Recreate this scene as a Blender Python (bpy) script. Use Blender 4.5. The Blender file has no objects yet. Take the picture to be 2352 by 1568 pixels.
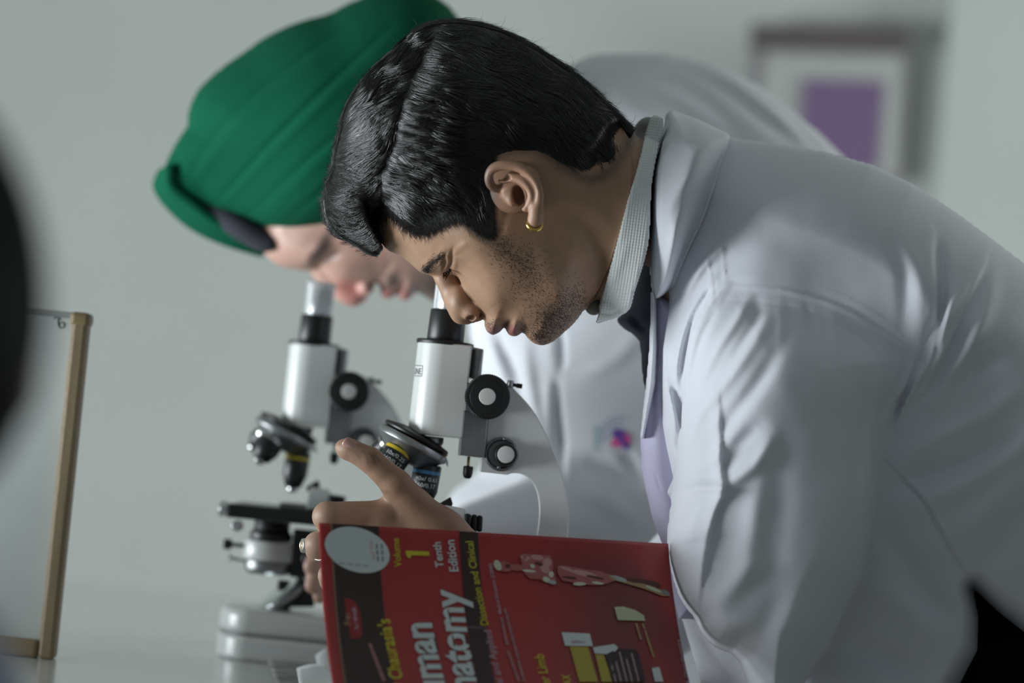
import bpy, bmesh, math, random
import numpy as np
from mathutils import Vector, Matrix
random.seed(7); RNG = np.random.default_rng(7)
C = bpy.context.scene.collection
# ------------------------------------------------------------------ camera, light, exposure
F = 6533.0; CX = 1176.0; CY = 784.0            # focal length and centre in reference pixels (2352 wide)
PITCH = 0.044; ROLL = math.radians(5.5)
TABLE_Z = 0.78; CAM = np.array([0.0, 0.0, TABLE_Z + 0.172])
_f = np.array([0, math.cos(PITCH), math.sin(PITCH)]); _u0 = np.array([0, -math.sin(PITCH), math.cos(PITCH)]); _r0 = np.array([1.0, 0, 0])
_R = math.cos(ROLL)*_r0 + math.sin(ROLL)*_u0
_U = -math.sin(ROLL)*_r0 + math.cos(ROLL)*_u0
cam_d = bpy.data.cameras.new('camera'); cam = bpy.data.objects.new('camera', cam_d); C.objects.link(cam)
cam_d.sensor_width = 36.0; cam_d.lens = 36.0*F/2352.0; cam_d.clip_start = 0.05; cam_d.clip_end = 60
M = Matrix.Identity(4)
for i in range(3):
    M[i][0] = _R[i]; M[i][1] = _U[i]; M[i][2] = -_f[i]; M[i][3] = CAM[i]
cam.matrix_world = M
cam_d.dof.use_dof = True; cam_d.dof.focus_distance = 1.94; cam_d.dof.aperture_fstop = 3.4
cam_d.dof.aperture_blades = 9
bpy.context.scene.camera = cam
sc = bpy.context.scene
sc.view_settings.view_transform = 'Standard'; sc.view_settings.look = 'None'
sc.view_settings.gamma = 1.0; sc.view_settings.use_curve_mapping = False
sc.view_settings.exposure = 0.0
w = bpy.data.worlds.new('world'); sc.world = w; w.use_nodes = True
w.node_tree.nodes['Background'].inputs[0].default_value = (0.80, 0.92, 0.95, 1)
w.node_tree.nodes['Background'].inputs[1].default_value = 0.19
def area(name, loc, target, sx, sy, power, col):
    l = bpy.data.lights.new(name, 'AREA'); l.shape = 'RECTANGLE'; l.size = sx; l.size_y = sy; l.energy = power; l.color = col
    o = bpy.data.objects.new(name, l); C.objects.link(o); o.location = loc
    o.rotation_euler = (Vector(target) - Vector(loc)).to_track_quat('-Z', 'Y').to_euler()
    return o
# daylight through the low window in the left wall
area('window_daylight', (-2.15, 1.85, 0.66), (0, 2.1, 1.08), 1.9, .84, 86, (0.90, 0.96, 1.0))
area('back_wall_fill', (3.3, 4.25, 1.7), (-.4, 5.0, 1.25), 1.1, 1.5, 62, (0.93, 0.99, 0.97))  # added fill lamp to brighten the back wall; no window there

def P(px, py, D):
    """world position of reference pixel (px,py) at distance D along the optical axis"""
    px = np.asarray(px, float); py = np.asarray(py, float); D = np.asarray(D, float)
    a = (px-CX)/F*D; b = (CY-py)/F*D
    return CAM + D[..., None]*_f + a[..., None]*_R + b[..., None]*_U

# ------------------------------------------------------------------ object helpers
def tag(o, label=None, cat=None, group=None, kind=None):
    if label: o['label'] = label
    if cat: o['category'] = cat
    if group: o['group'] = group
    if kind: o['kind'] = kind
    return o
def empty(name, loc, label=None, cat=None, group=None):
    o = bpy.data.objects.new(name, None); C.objects.link(o); o.location = Vector([float(v) for v in loc]); o.empty_display_size = .05
    return tag(o, label, cat, group)
def mesh_obj(name, verts, faces, mat, parent=None, smooth=True, col=None, origin=None, label=None):
    verts = np.asarray(verts, float)
    org = np.zeros(3)
    if parent is not None:
        p = parent
        while p is not None:
            org = org + np.array(p.location); p = p.parent
    elif origin is not None: org = np.asarray(origin, float)
    v = verts - org
    me = bpy.data.meshes.new(name)
    if isinstance(faces, np.ndarray) and faces.ndim == 2:
        k = faces.shape[1]
        me.vertices.add(len(v)); me.vertices.foreach_set('co', v.astype(np.float32).ravel())
        me.loops.add(faces.size); me.loops.foreach_set('vertex_index', faces.astype(np.int32).ravel())
        me.polygons.add(len(faces)); me.polygons.foreach_set('loop_start', np.arange(0, faces.size, k, dtype=np.int32))
        me.polygons.foreach_set('loop_total', np.full(len(faces), k, dtype=np.int32))
        me.update(calc_edges=True)
    else:
        me.from_pydata([tuple(x) for x in v], [], [tuple(f) for f in faces]); me.update()
    me.polygons.foreach_set('use_smooth', np.full(len(me.polygons), smooth)); 
    if col is not None:
        a = me.color_attributes.new('Col', 'FLOAT_COLOR', 'POINT')
        c4 = np.ones((len(v), 4), np.float32); c4[:, :3] = col; a.data.foreach_set('color', c4.ravel())
    if mat: me.materials.append(mat)
    o = bpy.data.objects.new(name, me); C.objects.link(o)
    if parent is not None: o.parent = parent
    elif origin is not None: o.location = Vector([float(q) for q in origin])
    if label: o['label'] = label
    return o

# ------------------------------------------------------------------ materials
def mat(name, col, rough=.5, metal=0, spec=.5, noise=None, bump=None, vcol=False, sss=0, sheen=0, trans=0, coat=0, ior=None, aniso=None):
    m = bpy.data.materials.new(name); m.use_nodes = True; nt = m.node_tree; b = nt.nodes['Principled BSDF']
    b.inputs['Base Color'].default_value = (*col, 1); b.inputs['Roughness'].default_value = rough
    b.inputs['Metallic'].default_value = metal; b.inputs['Specular IOR Level'].default_value = spec
    if sss: b.inputs['Subsurface Weight'].default_value = sss; b.inputs['Subsurface Radius'].default_value = (.009, .004, .002); b.inputs['Subsurface Scale'].default_value = .5
    if sheen: b.inputs['Sheen Weight'].default_value = sheen
    if trans: b.inputs['Transmission Weight'].default_value = trans
    if coat: b.inputs['Coat Weight'].default_value = coat; b.inputs['Coat Roughness'].default_value = .15
    if ior: b.inputs['IOR'].default_value = ior
    tc = nt.nodes.new('ShaderNodeTexCoord')
    src = None
    if vcol:
        a = nt.nodes.new('ShaderNodeVertexColor'); a.layer_name = 'Col'; src = a.outputs['Color']
    if noise:
        sc_, amt = noise[:2]
        n = nt.nodes.new('ShaderNodeTexNoise'); n.inputs['Scale'].default_value = sc_; n.inputs['Detail'].default_value = 5
        if len(noise) > 2:
            mp = nt.nodes.new('ShaderNodeMapping'); mp.inputs['Scale'].default_value = noise[2]
            nt.links.new(tc.outputs['Object'], mp.inputs['Vector']); nt.links.new(mp.outputs['Vector'], n.inputs['Vector'])
        else: nt.links.new(tc.outputs['Object'], n.inputs['Vector'])
        mr = nt.nodes.new('ShaderNodeMapRange'); mr.inputs['From Min'].default_value = .3; mr.inputs['From Max'].default_value = .7
        mr.inputs['To Min'].default_value = 1-amt; mr.inputs['To Max'].default_value = 1+amt
        nt.links.new(n.outputs['Fac'], mr.inputs['Value'])
        mx = nt.nodes.new('ShaderNodeVectorMath'); mx.operation = 'SCALE'
        if src: nt.links.new(src, mx.inputs[0])
        else: mx.inputs[0].default_value = col
        nt.links.new(mr.outputs['Result'], mx.inputs['Scale']); src = mx.outputs['Vector']
    if src: nt.links.new(src, b.inputs['Base Color'])
    if bump:
        h = None
        for (s, st, kind) in bump:
            if kind == 'n':
                n = nt.nodes.new('ShaderNodeTexNoise'); n.inputs['Scale'].default_value = s; n.inputs['Detail'].default_value = 4
                nt.links.new(tc.outputs['Object'], n.inputs['Vector']); out = n.outputs['Fac']
            elif kind == 'w':
                rt = nt.nodes.new('ShaderNodeMapping'); rt.inputs['Rotation'].default_value = (0, .75, 0); nt.links.new(tc.outputs['Object'], rt.inputs['Vector'])
                sx = nt.nodes.new('ShaderNodeSeparateXYZ'); nt.links.new(rt.outputs['Vector'], sx.inputs['Vector']); sn = []
                for ax in ('X', 'Z'):
                    k = nt.nodes.new('ShaderNodeMath'); k.operation = 'MULTIPLY'; k.inputs[1].default_value = s; nt.links.new(sx.outputs[ax], k.inputs[0])
                    q = nt.nodes.new('ShaderNodeMath'); q.operation = 'SINE'; nt.links.new(k.outputs[0], q.inputs[0]); sn.append(q)
                pr = nt.nodes.new('ShaderNodeMath'); pr.operation = 'MULTIPLY'; nt.links.new(sn[0].outputs[0], pr.inputs[0]); nt.links.new(sn[1].outputs[0], pr.inputs[1]); out = pr.outputs[0]
            elif kind == 'v':
                n = nt.nodes.new('ShaderNodeTexVoronoi'); n.inputs['Scale'].default_value = s
                nt.links.new(tc.outputs['Object'], n.inputs['Vector']); out = n.outputs['Distance']
            bp = nt.nodes.new('ShaderNodeBump'); bp.inputs['Strength'].default_value = 1.0; bp.inputs['Distance'].default_value = st
            nt.links.new(out, bp.inputs['Height'])
            if h: nt.links.new(h, bp.inputs['Normal'])
            h = bp.outputs['Normal']
        nt.links.new(h, b.inputs['Normal'])
    return m
MT = {}
MT['wall'] = mat('wall_paint', (.56, .59, .56), .75, noise=(3, .03))
MT['ceil'] = mat('ceiling_paint', (.40, .41, .40), .8)
MT['floor'] = mat('floor_terrazzo', (.22, .22, .20), .4, noise=(30, .2))
MT['bench'] = mat('bench_laminate', (.68, .71, .69), .2, noise=(8, .04), coat=.3)
MT['benchleg'] = mat('bench_grey_panel', (.30, .31, .31), .5)
MT['wood'] = mat('frame_wood', (.30, .225, .13), .5, noise=(40, .35, (1, 1, .06)), bump=[(300, .0003, 'n')])
MT['corner'] = mat('dark_brass_corner', (.20, .15, .07), .45, noise=(60, .3))
MT['board'] = mat('board_surface', (.56, .61, .59), .45, noise=(14, .05))
MT['ink'] = mat('black_ink', (.01, .01, .012), .5)
MT['coat'] = mat('white_coat_cloth', (.70, .715, .775), .85, spec=.2, sheen=.15, bump=[(1800, .00012, 'n')])
MT['coat_b'] = mat('white_coat_cloth_far', (.74, .76, .80), .85, spec=.2, sheen=.1)
MT['lav'] = mat('coat_facing_cloth', (.56, .53, .70), .85, spec=.2)
MT['seam'] = mat('coat_seam_thread', (.66, .65, .73), .85, spec=.2)
MT['polo'] = mat('collar_knit', (.74, .78, .77), .9, spec=.2, bump=[(2300, .00022, 'w')])
MT['black'] = mat('black_knit', (.010, .014, .020), .9, spec=.2, sheen=.1, bump=[(900, .0004, 'n')])
MT['trouser'] = mat('black_trouser', (.006, .006, .007), .9, spec=.1)
MT['shoe'] = mat('black_leather', (.01, .01, .01), .4)
MT['skin'] = mat('skin', (.36, .22, .14), .47, spec=.42, vcol=True, sss=.12, noise=(90, .07), bump=[(1500, .00012, 'n'), (900, .00004, 'v')])
MT['skin_b'] = mat('skin_far', (.36, .22, .14), .45, vcol=True, sss=.1)
MT['hair'] = mat('black_hair', (.010, .009, .009), .33, spec=.75)
MT['hairbase'] = mat('black_hair_base', (.007, .0065, .0065), .5, spec=.4)
MT['gold'] = mat('gold', (.75, .50, .14), .2, metal=1)
MT['silver'] = mat('silver', (.72, .70, .64), .25, metal=1)
MT['stone'] = mat('ring_stone', (.45, .33, .16), .15, coat=.6)
MT['turban'] = mat('green_turban_cloth', (.0035, .088, .045), .95, spec=.1, bump=[(700, .0003, 'n')])
MT['band'] = mat('dark_underband_cloth', (.03, .032, .045), .9)
MT['enamel'] = mat('white_enamel', (.72, .745, .73), .28, spec=.5, coat=.3)
MT['blackplastic'] = mat('black_plastic', (.010, .011, .012), .38)
MT['blackrim'] = mat('black_knurled', (.008, .009, .010), .5)
MT['chrome'] = mat('chrome', (.62, .63, .64), .16, metal=1)
MT['steel'] = mat('brushed_steel', (.30, .31, .32), .38, metal=.9, noise=(60, .12))
MT['satin'] = mat('satin_metal', (.42, .43, .44), .34, metal=1, noise=(90, .1))
MT['brass'] = mat('brass', (.35, .26, .10), .35, metal=1)
MT['yellow'] = mat('yellow_ring', (.62, .46, .02), .4)
MT['blue'] = mat('blue_ring', (.06, .24, .46), .4)
MT['whiteprint'] = mat('white_print', (.62, .65, .65), .5)
MT['clear'] = mat('clear_sleeve', (.80, .84, .86), .12, trans=.55, ior=1.35)
MT['mirror'] = mat('mirror_glass', (.75, .8, .8), .05, metal=1)
MT['paper'] = mat('paper', (.72, .74, .75), .8)
MT['marble'] = mat('marbled_paper', (.30, .31, .30), .6, noise=(35, .45))
MT['whiteb'] = mat('white_button', (.72, .73, .71), .45)
MT['shirtblue'] = mat('blue_grey_shirt', (.20, .22, .30), .85)

# ------------------------------------------------------------------ implicit modelling in (px, py, z) units
def smin(a, b, k):
    if k <= 0: return np.minimum(a, b)
    h = np.maximum(k-np.abs(a-b), 0)/k
    return np.minimum(a, b) - h*h*k*.25
class Vol:
    def __init__(s, lo, hi, h):
        s.lo = np.array(lo, float); s.h = np.array(h if hasattr(h, '__len__') else (h, h, h), float)
        s.n = np.ceil((np.array(hi)-s.lo)/s.h).astype(int)+1
        s.f = np.full(s.n, 1e3, np.float32)
        s.ax = [(s.lo[i]+s.h[i]*np.arange(s.n[i])).astype(np.float32) for i in range(3)]
    def blk(s, lo, hi):
        sl = []
        for i in range(3):
            a = max(0, int(math.floor((lo[i]-s.lo[i])/s.h[i]))); b = min(s.n[i], int(math.ceil((hi[i]-s.lo[i])/s.h[i]))+1)
            sl.append(slice(a, max(a, b)))
        sl = tuple(sl)
        return sl, s.ax[0][sl[0]][:, None, None], s.ax[1][sl[1]][None, :, None], s.ax[2][sl[2]][None, None, :]
    def put(s, sl, d, k, op):
        if op == 'u': s.f[sl] = smin(s.f[sl], d, k)
        elif op == 's': s.f[sl] = -smin(-s.f[sl], d, k)
        elif op == 'i': s.f[sl] = -smin(-s.f[sl], -d, k)
    def ell(s, c, r, k=10, op='u', rot=None):
        R = max(r)+k+12
        sl, x, y, z = s.blk(np.array(c)-R, np.array(c)+R)
        x = x-c[0]; y = y-c[1]; z = z-c[2]
        if rot is not None:   # rotation in the picture plane, degrees
            a = math.radians(rot); x, y = x*math.cos(a)+y*math.sin(a), -x*math.sin(a)+y*math.cos(a)
        q = np.sqrt((x/r[0])**2+(y/r[1])**2+(z/r[2])**2)
        g = np.sqrt((x/r[0]**2)**2+(y/r[1]**2)**2+(z/r[2]**2)**2)+1e-9
        s.put(sl, (q*(q-1)/g).astype(np.float32), k, op)
    def cap(s, a, b, ra, rb, k=10, op='u'):
        a = np.array(a, float); b = np.array(b, float); R = max(ra, rb)+k+12
        sl, x, y, z = s.blk(np.minimum(a, b)-R, np.maximum(a, b)+R)
        ab = b-a; L2 = float(ab@ab)+1e-9
        t = np.clip(((x-a[0])*ab[0]+(y-a[1])*ab[1]+(z-a[2])*ab[2])/L2, 0, 1)
        d = np.sqrt((x-a[0]-t*ab[0])**2+(y-a[1]-t*ab[1])**2+(z-a[2]-t*ab[2])**2)-(ra+(rb-ra)*t)
        s.put(sl, d.astype(np.float32), k, op)
    def tube(s, pts, r, k=6, op='u', sub=4):
        pts = np.array(pts, float); rr = np.full(len(pts), r, float) if np.isscalar(r) else np.array(r, float)
        q = catmull(np.column_stack([pts, rr]), sub)
        for i in range(len(q)-1): s.cap(q[i, :3], q[i+1, :3], q[i, 3], q[i+1, 3], k, op)
    def height(s, T, zc=0, k=0, op='u', back=None):
        """solid |z-zc| < T(x,y); T negative outside"""
        gx, gy = np.gradient(T, s.h[0], s.h[1]); sf = np.clip(1/np.sqrt(1+gx**2+gy**2), .12, 1).astype(np.float32)[:, :, None]
        z = s.ax[2][None, None, :]-zc
        d = (np.abs(z)-T[:, :, None].astype(np.float32)) if back is None else np.where(z < 0, -z-T[:, :, None], z-np.minimum(T, back)[:, :, None])
        s.put((slice(None),)*3, (d*sf).astype(np.float32), k, op)
    def grid2(s):
        return np.meshgrid(s.ax[0], s.ax[1], indexing='ij')
    def mesh(s):
        f = s.f; n = s.n; ins = f < 0
        act = np.zeros(n-1, bool); cnt = np.zeros(n-1, np.int8)
        for dx in (0, 1):
            for dy in (0, 1):
                for dz in (0, 1): cnt += ins[dx:n[0]-1+dx, dy:n[1]-1+dy, dz:n[2]-1+dz]
        act = (cnt > 0) & (cnt < 8)
        idx = np.argwhere(act); N = len(idx)
        vid = np.full(n-1, -1, np.int32); vid[act] = np.arange(N, dtype=np.int32)
        cv = np.empty((2, 2, 2, N), np.float32)
        for dx in (0, 1):
            for dy in (0, 1):
                for dz in (0, 1): cv[dx, dy, dz] = f[idx[:, 0]+dx, idx[:, 1]+dy, idx[:, 2]+dz]
        acc = np.zeros((N, 3)); w_ = np.zeros(N)
        for ax in range(3):
            for p in (0, 1):
                for q in (0, 1):
                    i0 = [0, 0, 0]; i1 = [0, 0, 0]; o = [a for a in range(3) if a != ax]
                    i0[o[0]] = i1[o[0]] = p; i0[o[1]] = i1[o[1]] = q; i1[ax] = 1
                    a = cv[tuple(i0)]; b = cv[tuple(i1)]; m = (a < 0) != (b < 0)
                    t = np.where(m, a/np.where(m, a-b, 1), 0)
                    pos = np.zeros((N, 3)); pos[:, o[0]] = p; pos[:, o[1]] = q; pos[:, ax] = t
                    acc += pos*m[:, None]; w_ += m
        V = s.lo + s.h*(idx + acc/w_[:, None])
        quads = []
        for ax in range(3):
            o = [a for a in range(3) if a != ax]
            sa = [slice(1, -1)]*3; sb = [slice(1, -1)]*3; sa[ax] = slice(0, -1); sb[ax] = slice(1, None)
            A = ins[tuple(sa)]; B = ins[tuple(sb)]; e = np.argwhere(A != B)
            if len(e) == 0: continue
            off = np.array([1, 1, 1]); off[ax] = 0; e = e+off
            fl = A[tuple((e-off).T)]
            q = []
            for (p, r) in ((0, 0), (1, 0), (1, 1), (0, 1)):
                c = e.copy(); c[:, o[0]] -= p; c[:, o[1]] -= r; q.append(vid[c[:, 0], c[:, 1], c[:, 2]])
            q = np.stack(q, 1); flip = fl if ax != 1 else ~fl
            q[flip] = q[flip][:, ::-1]; quads.append(q)
        Q = np.concatenate(quads); Q = Q[(Q >= 0).all(1)]
        return V, Q
def orient(W, Q):
    v = W-W.mean(0); a = v[Q[:, 0]]; b = v[Q[:, 1]]; c = v[Q[:, 2]]; d = v[Q[:, 3]]
    s = (np.einsum('ij,ij->i', a, np.cross(b, c))+np.einsum('ij,ij->i', a, np.cross(c, d))).sum()
    return Q if s > 0 else Q[:, ::-1].copy()
def to_world(V, D0): return P(V[:, 0], V[:, 1], D0*(1+V[:, 2]/F))
def vol_obj(name, V, Q, D0, m, parent, col=None, label=None):
    W = to_world(V, D0); Q = orient(W, Q)
    return mesh_obj(name, W, Q, m, parent, True, col, label=label)
def join_vq(lst):
    Vs, Qs, n = [], [], 0
    for V, Q in lst: Vs.append(V); Qs.append(Q+n); n += len(V)
    return np.concatenate(Vs), np.concatenate(Qs)
def catmull(p, sub=6):
    p = np.array(p, float)
    if len(p) < 3 or sub <= 1: return p
    e = np.vstack([2*p[0]-p[1], p, 2*p[-1]-p[-2]]); out = []
    for i in range(1, len(e)-2):
        for t in np.arange(sub)/sub:
            a, b, c, d = e[i-1], e[i], e[i+1], e[i+2]
            out.append(.5*((2*b)+(-a+c)*t+(2*a-5*b+4*c-d)*t*t+(-a+3*b-3*c+d)*t**3))
    out.append(p[-1]); return np.array(out)
def poly_sdf(X, Y, poly):
    poly = np.array(poly, float); d = np.full(X.shape, 1e9); ins = np.zeros(X.shape, bool); n = len(poly)
    for i in range(n):
        a = poly[i]; b = poly[(i+1) % n]; e = b-a; L = e@e+1e-9
        t = np.clip(((X-a[0])*e[0]+(Y-a[1])*e[1])/L, 0, 1)
        d = np.minimum(d, (X-a[0]-t*e[0])**2+(Y-a[1]-t*e[1])**2)
        c = ((a[1] <= Y) & (b[1] > Y)) | ((b[1] <= Y) & (a[1] > Y))
        if a[1] != b[1]: ins ^= c & (X < (b[0]-a[0])*(Y-a[1])/(b[1]-a[1])+a[0])
    d = np.sqrt(d); return np.where(ins, -d, d)
def closed(poly, sub=5):
    p = np.array(poly, float); q = np.vstack([p[-2:], p, p[:3]]); c = catmull(q, sub)
    return c[2*sub:(2+len(p))*sub]
def line_dist(X, Y, pts):
    pts = np.array(pts, float); d = np.full(X.shape, 1e9); tt = np.zeros(X.shape); sd = np.zeros(X.shape); n = len(pts)-1
    for i in range(n):
        a = pts[i]; e = pts[i+1]-a; L = e@e+1e-9
        t = np.clip(((X-a[0])*e[0]+(Y-a[1])*e[1])/L, 0, 1)
        dx = X-a[0]-t*e[0]; dy = Y-a[1]-t*e[1]; q = dx*dx+dy*dy; m = q < d
        d = np.where(m, q, d); tt = np.where(m, (i+t)/n, tt); sd = np.where(m, np.sign(e[0]*dy-e[1]*dx), sd)
    return np.sqrt(d), tt, sd
def strokes(X, Y, T, lst):
    """each stroke: (points, amplitude, width[, kind]); kinds: g gaussian ridge, s one-sided step fold"""
    T = T.copy()
    for st in lst:
        pts = catmull(st[0], 5); amp, wd = st[1], st[2]; kind = st[3] if len(st) > 3 else 'g'; m = 3.2*wd*(2.5 if kind == 's' else 1)
        x0, y0 = pts.min(0)-m; x1, y1 = pts.max(0)+m
        i = np.where((X[:, 0] > x0) & (X[:, 0] < x1))[0]; j = np.where((Y[0] > y0) & (Y[0] < y1))[0]
        if len(i) == 0 or len(j) == 0: continue
        sl = (slice(i[0], i[-1]+1), slice(j[0], j[-1]+1))
        d, t, s = line_dist(X[sl], Y[sl], pts)
        env = np.sin(np.pi*np.clip(t*.94+.03, 0, 1))**.6
        if kind == 'g': v = np.exp(-(d/wd)**2)
        else: v = np.where(s > 0, np.exp(-(d/(wd*2.2))**2), np.exp(-(d/(wd*.45))**2))
        T[sl] += amp*env*v
    return T
def rbf(X, Y, pts, c=60):
    p = np.array(pts, float); A = np.sqrt(((p[:, None, :2]-p[None, :, :2])**2).sum(-1)+c*c)
    mu = p[:, 2].mean(); w_ = np.linalg.solve(A, p[:, 2]-mu); out = np.full(X.shape, mu)
    for i in range(len(p)): out = out+w_[i]*np.sqrt((X-p[i, 0])**2+(Y-p[i, 1])**2+c*c)
    return np.clip(out, p[:, 2].min(), p[:, 2].max())
def idw(X, Y, pts, pw=3, soft=20):
    p = np.array(pts, float); num = 0; den = 0
    for q in p:
        w_ = 1/((X-q[0])**2+(Y-q[1])**2+soft**2)**(pw/2); den = den+w_; num = num+w_[..., None]*q[2:] if len(q) > 3 else num+w_*q[2]
    return num/(den[..., None] if len(p[0]) > 3 else den)
def inflate(sd, W, R):
    d = -sd; r = np.clip(d/R, 0, 1)
    return np.where(sd < 0, W*np.sqrt(np.clip(1-(1-r)**2, 0, 1)), -sd)
def blur2(A, n=1):
    for _ in range(n):
        B = np.pad(A, 1, mode='edge'); A = (B[:-2, 1:-1]+2*B[1:-1, 1:-1]+B[2:, 1:-1])/4
        B = np.pad(A, 1, mode='edge'); A = (B[1:-1, :-2]+2*B[1:-1, 1:-1]+B[1:-1, 2:])/4
    return A
def sample(vol, A, x, y):
    u = np.clip((x-vol.lo[0])/vol.h[0], 0, vol.n[0]-1.001); v = np.clip((y-vol.lo[1])/vol.h[1], 0, vol.n[1]-1.001)
    i = u.astype(int); j = v.astype(int); a = u-i; b = v-j
    return A[i, j]*(1-a)*(1-b)+A[i+1, j]*a*(1-b)+A[i, j+1]*(1-a)*b+A[i+1, j+1]*a*b
def smooth01(x): x = np.clip(x, 0, 1); return x*x*(3-2*x)
def hair_tubes(paths, radii, taper=True):
    """paths: (N,K,3) world points -> thin three-sided tubes"""
    N, K, _ = paths.shape
    tan = np.gradient(paths, axis=1); tan /= np.linalg.norm(tan, axis=2, keepdims=True)+1e-9
    ref = np.array([0.3, 1.0, 0.2]); s1 = np.cross(tan, ref); s1 /= np.linalg.norm(s1, axis=2, keepdims=True)+1e-9; s2 = np.cross(tan, s1)
    prof = np.ones(K) if not taper else np.clip(1.15-np.linspace(0, 1, K)**2*1.05, .12, 1)
    r = radii[:, None, None]*prof[None, :, None]; V = []
    for a in (0, 2.094, 4.189): V.append(paths+r*(math.cos(a)*s1+math.sin(a)*s2))
    V = np.stack(V, 2).reshape(-1, 3)
    base = (np.arange(N)*K*3)[:, None, None]; k = (np.arange(K-1)*3)[None, :, None]; j = np.arange(3)[None, None, :]; j2 = (j+1) % 3
    Q = np.stack([base+k+j, base+k+j2, base+k+3+j2, base+k+3+j], -1).reshape(-1, 4)
    return V, Q
# ================================================================== person in the foreground: head
D_A = 1.97
person_a = empty('person', (0.98, 2.10, 0.0), 'dark-haired man with gold earring and white lab coat, bent over the nearer microscope', 'person')
HP = [(862,530),(885,569),(924,590),(951,612),(969,626),(987,630),(1012,631),(1046,633),(1058,647),(1070,670),(1082,688),(1097,707),(1108,722),(1113,735),(1114,748),(1119,761),(1131,768),(1144,764),(1153,756),(1158,751),(1162,757),(1170,768),(1182,772),(1192,768),(1199,764),(1206,767),(1213,776),(1228,788),(1246,792),(1266,786),(1284,773),(1302,757),(1323,736),(1338,715),(1356,697),
      (1400,610),(1440,480),(1452,380),(1436,300),(1395,250),(1330,195),(1250,145),(1150,100),(1040,88),(960,118),(890,178),(845,245),(818,320),(818,400),(838,470)]
HI = [(1444,325),(1425,362),(1400,392),(1364,411),(1330,402),(1300,386),(1272,366),(1240,350),(1205,346),(1160,352),(1128,368),(1112,392),(1118,420),(1128,445),(1124,480),(1130,512),(1128,534),(1104,524),(1080,505),(1055,497),(1025,508),(990,524),(960,530),(930,512),(903,490),(885,478),(874,500),(872,545),(880,570)]
HIc = catmull(HI, 4)
HPc = np.vstack([catmull(HP[:20], 4), catmull(HP[19:], 4)[1:]])
def head_fields(X, Y):
    sd = poly_sdf(X, Y, HPc)
    W = rbf(X, Y, [(1100,250,238),(950,260,215),(1250,220,225),(860,400,160),(900,500,150),(920,560,125),(980,480,200),(960,600,120),(1000,590,148),(1012,620,112),(1080,590,208),(1170,450,232),(1300,350,215),(1420,330,135),
        (1270,600,205),(1150,640,192),(1075,650,128),(1100,690,120),(1135,700,132),(1120,745,84),(1160,720,108),(1165,755,78),(1190,740,98),(1240,775,78),(1240,720,128),(1300,700,150),(1340,660,165),(1400,560,170),(1060,400,238),(1030,520,222)], 45)
    R = rbf(X, Y, [(1100,100,210),(1300,180,190),(1440,350,170),(1400,600,120),(830,330,170),(862,530,110),(924,590,75),(969,626,52),(1010,630,48),(1060,660,60),(1100,710,55),(1115,750,45),(1131,768,42),(1158,752,42),(1182,772,42),(1205,766,45),(1246,792,75),(1290,770,85),(1350,700,90)], 30)
    T = inflate(sd, W, R)
    T = strokes(X, Y, T, [
        # brow ridge, lids, squeezed eye folds
        ([(960,618),(985,606),(1010,588),(1030,570)], 9, 13),
        ([(985,628),(1000,612),(1014,598),(1022,585)], 7, 7),
        ([(978,628),(992,612),(1006,600),(1018,592)], -4, 4),
        ([(1041,570),(1037,590),(1036,606),(1029,620),(1021,628)], -13, 4.2),
        ([(1026,578),(1021,590),(1023,604),(1019,616),(1017,624)], -8, 3.2),
        ([(1027,586),(1029,600),(1026,614)], 6, 3.4),
        ([(1008,600),(1012,612),(1010,624)], 6, 6),
        ([(1036,618),(1040,626),(1052,630)], -5, 3),
        ([(1046,596),(1044,614),(1046,624)], 5, 5),
        ([(1060,612),(1082,655),(1105,690),(1125,712)], 14, 22),
        ([(1046,580),(1060,566),(1075,560)], 3, 8), ([(1041,590),(1052,585),(1062,586)], -2.5, 3.5),
        # nasolabial fold, mouth
        ([(1108,716),(1122,722),(1136,728),(1146,736)], -5, 7),
        ([(1154,752),(1160,746),(1168,740),(1176,735)], -13, 4.5),
        ([(1130,758),(1145,748),(1160,738)], 6, 7),
        ([(1172,764),(1180,756),(1186,744)], 9, 8),
        ([(1195,762),(1203,752),(1206,738)], -7, 7),
        ([(1218,775),(1240,765),(1262,760)], 6, 16),
        ([(1240,560),(1260,620),(1290,680),(1320,700)], 6, 26),
        ([(1175,470),(1160,500),(1150,540)], -3, 10),
        ([(870,470),(930,520),(985,560)], 3, 30)])
    return sd, T
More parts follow.
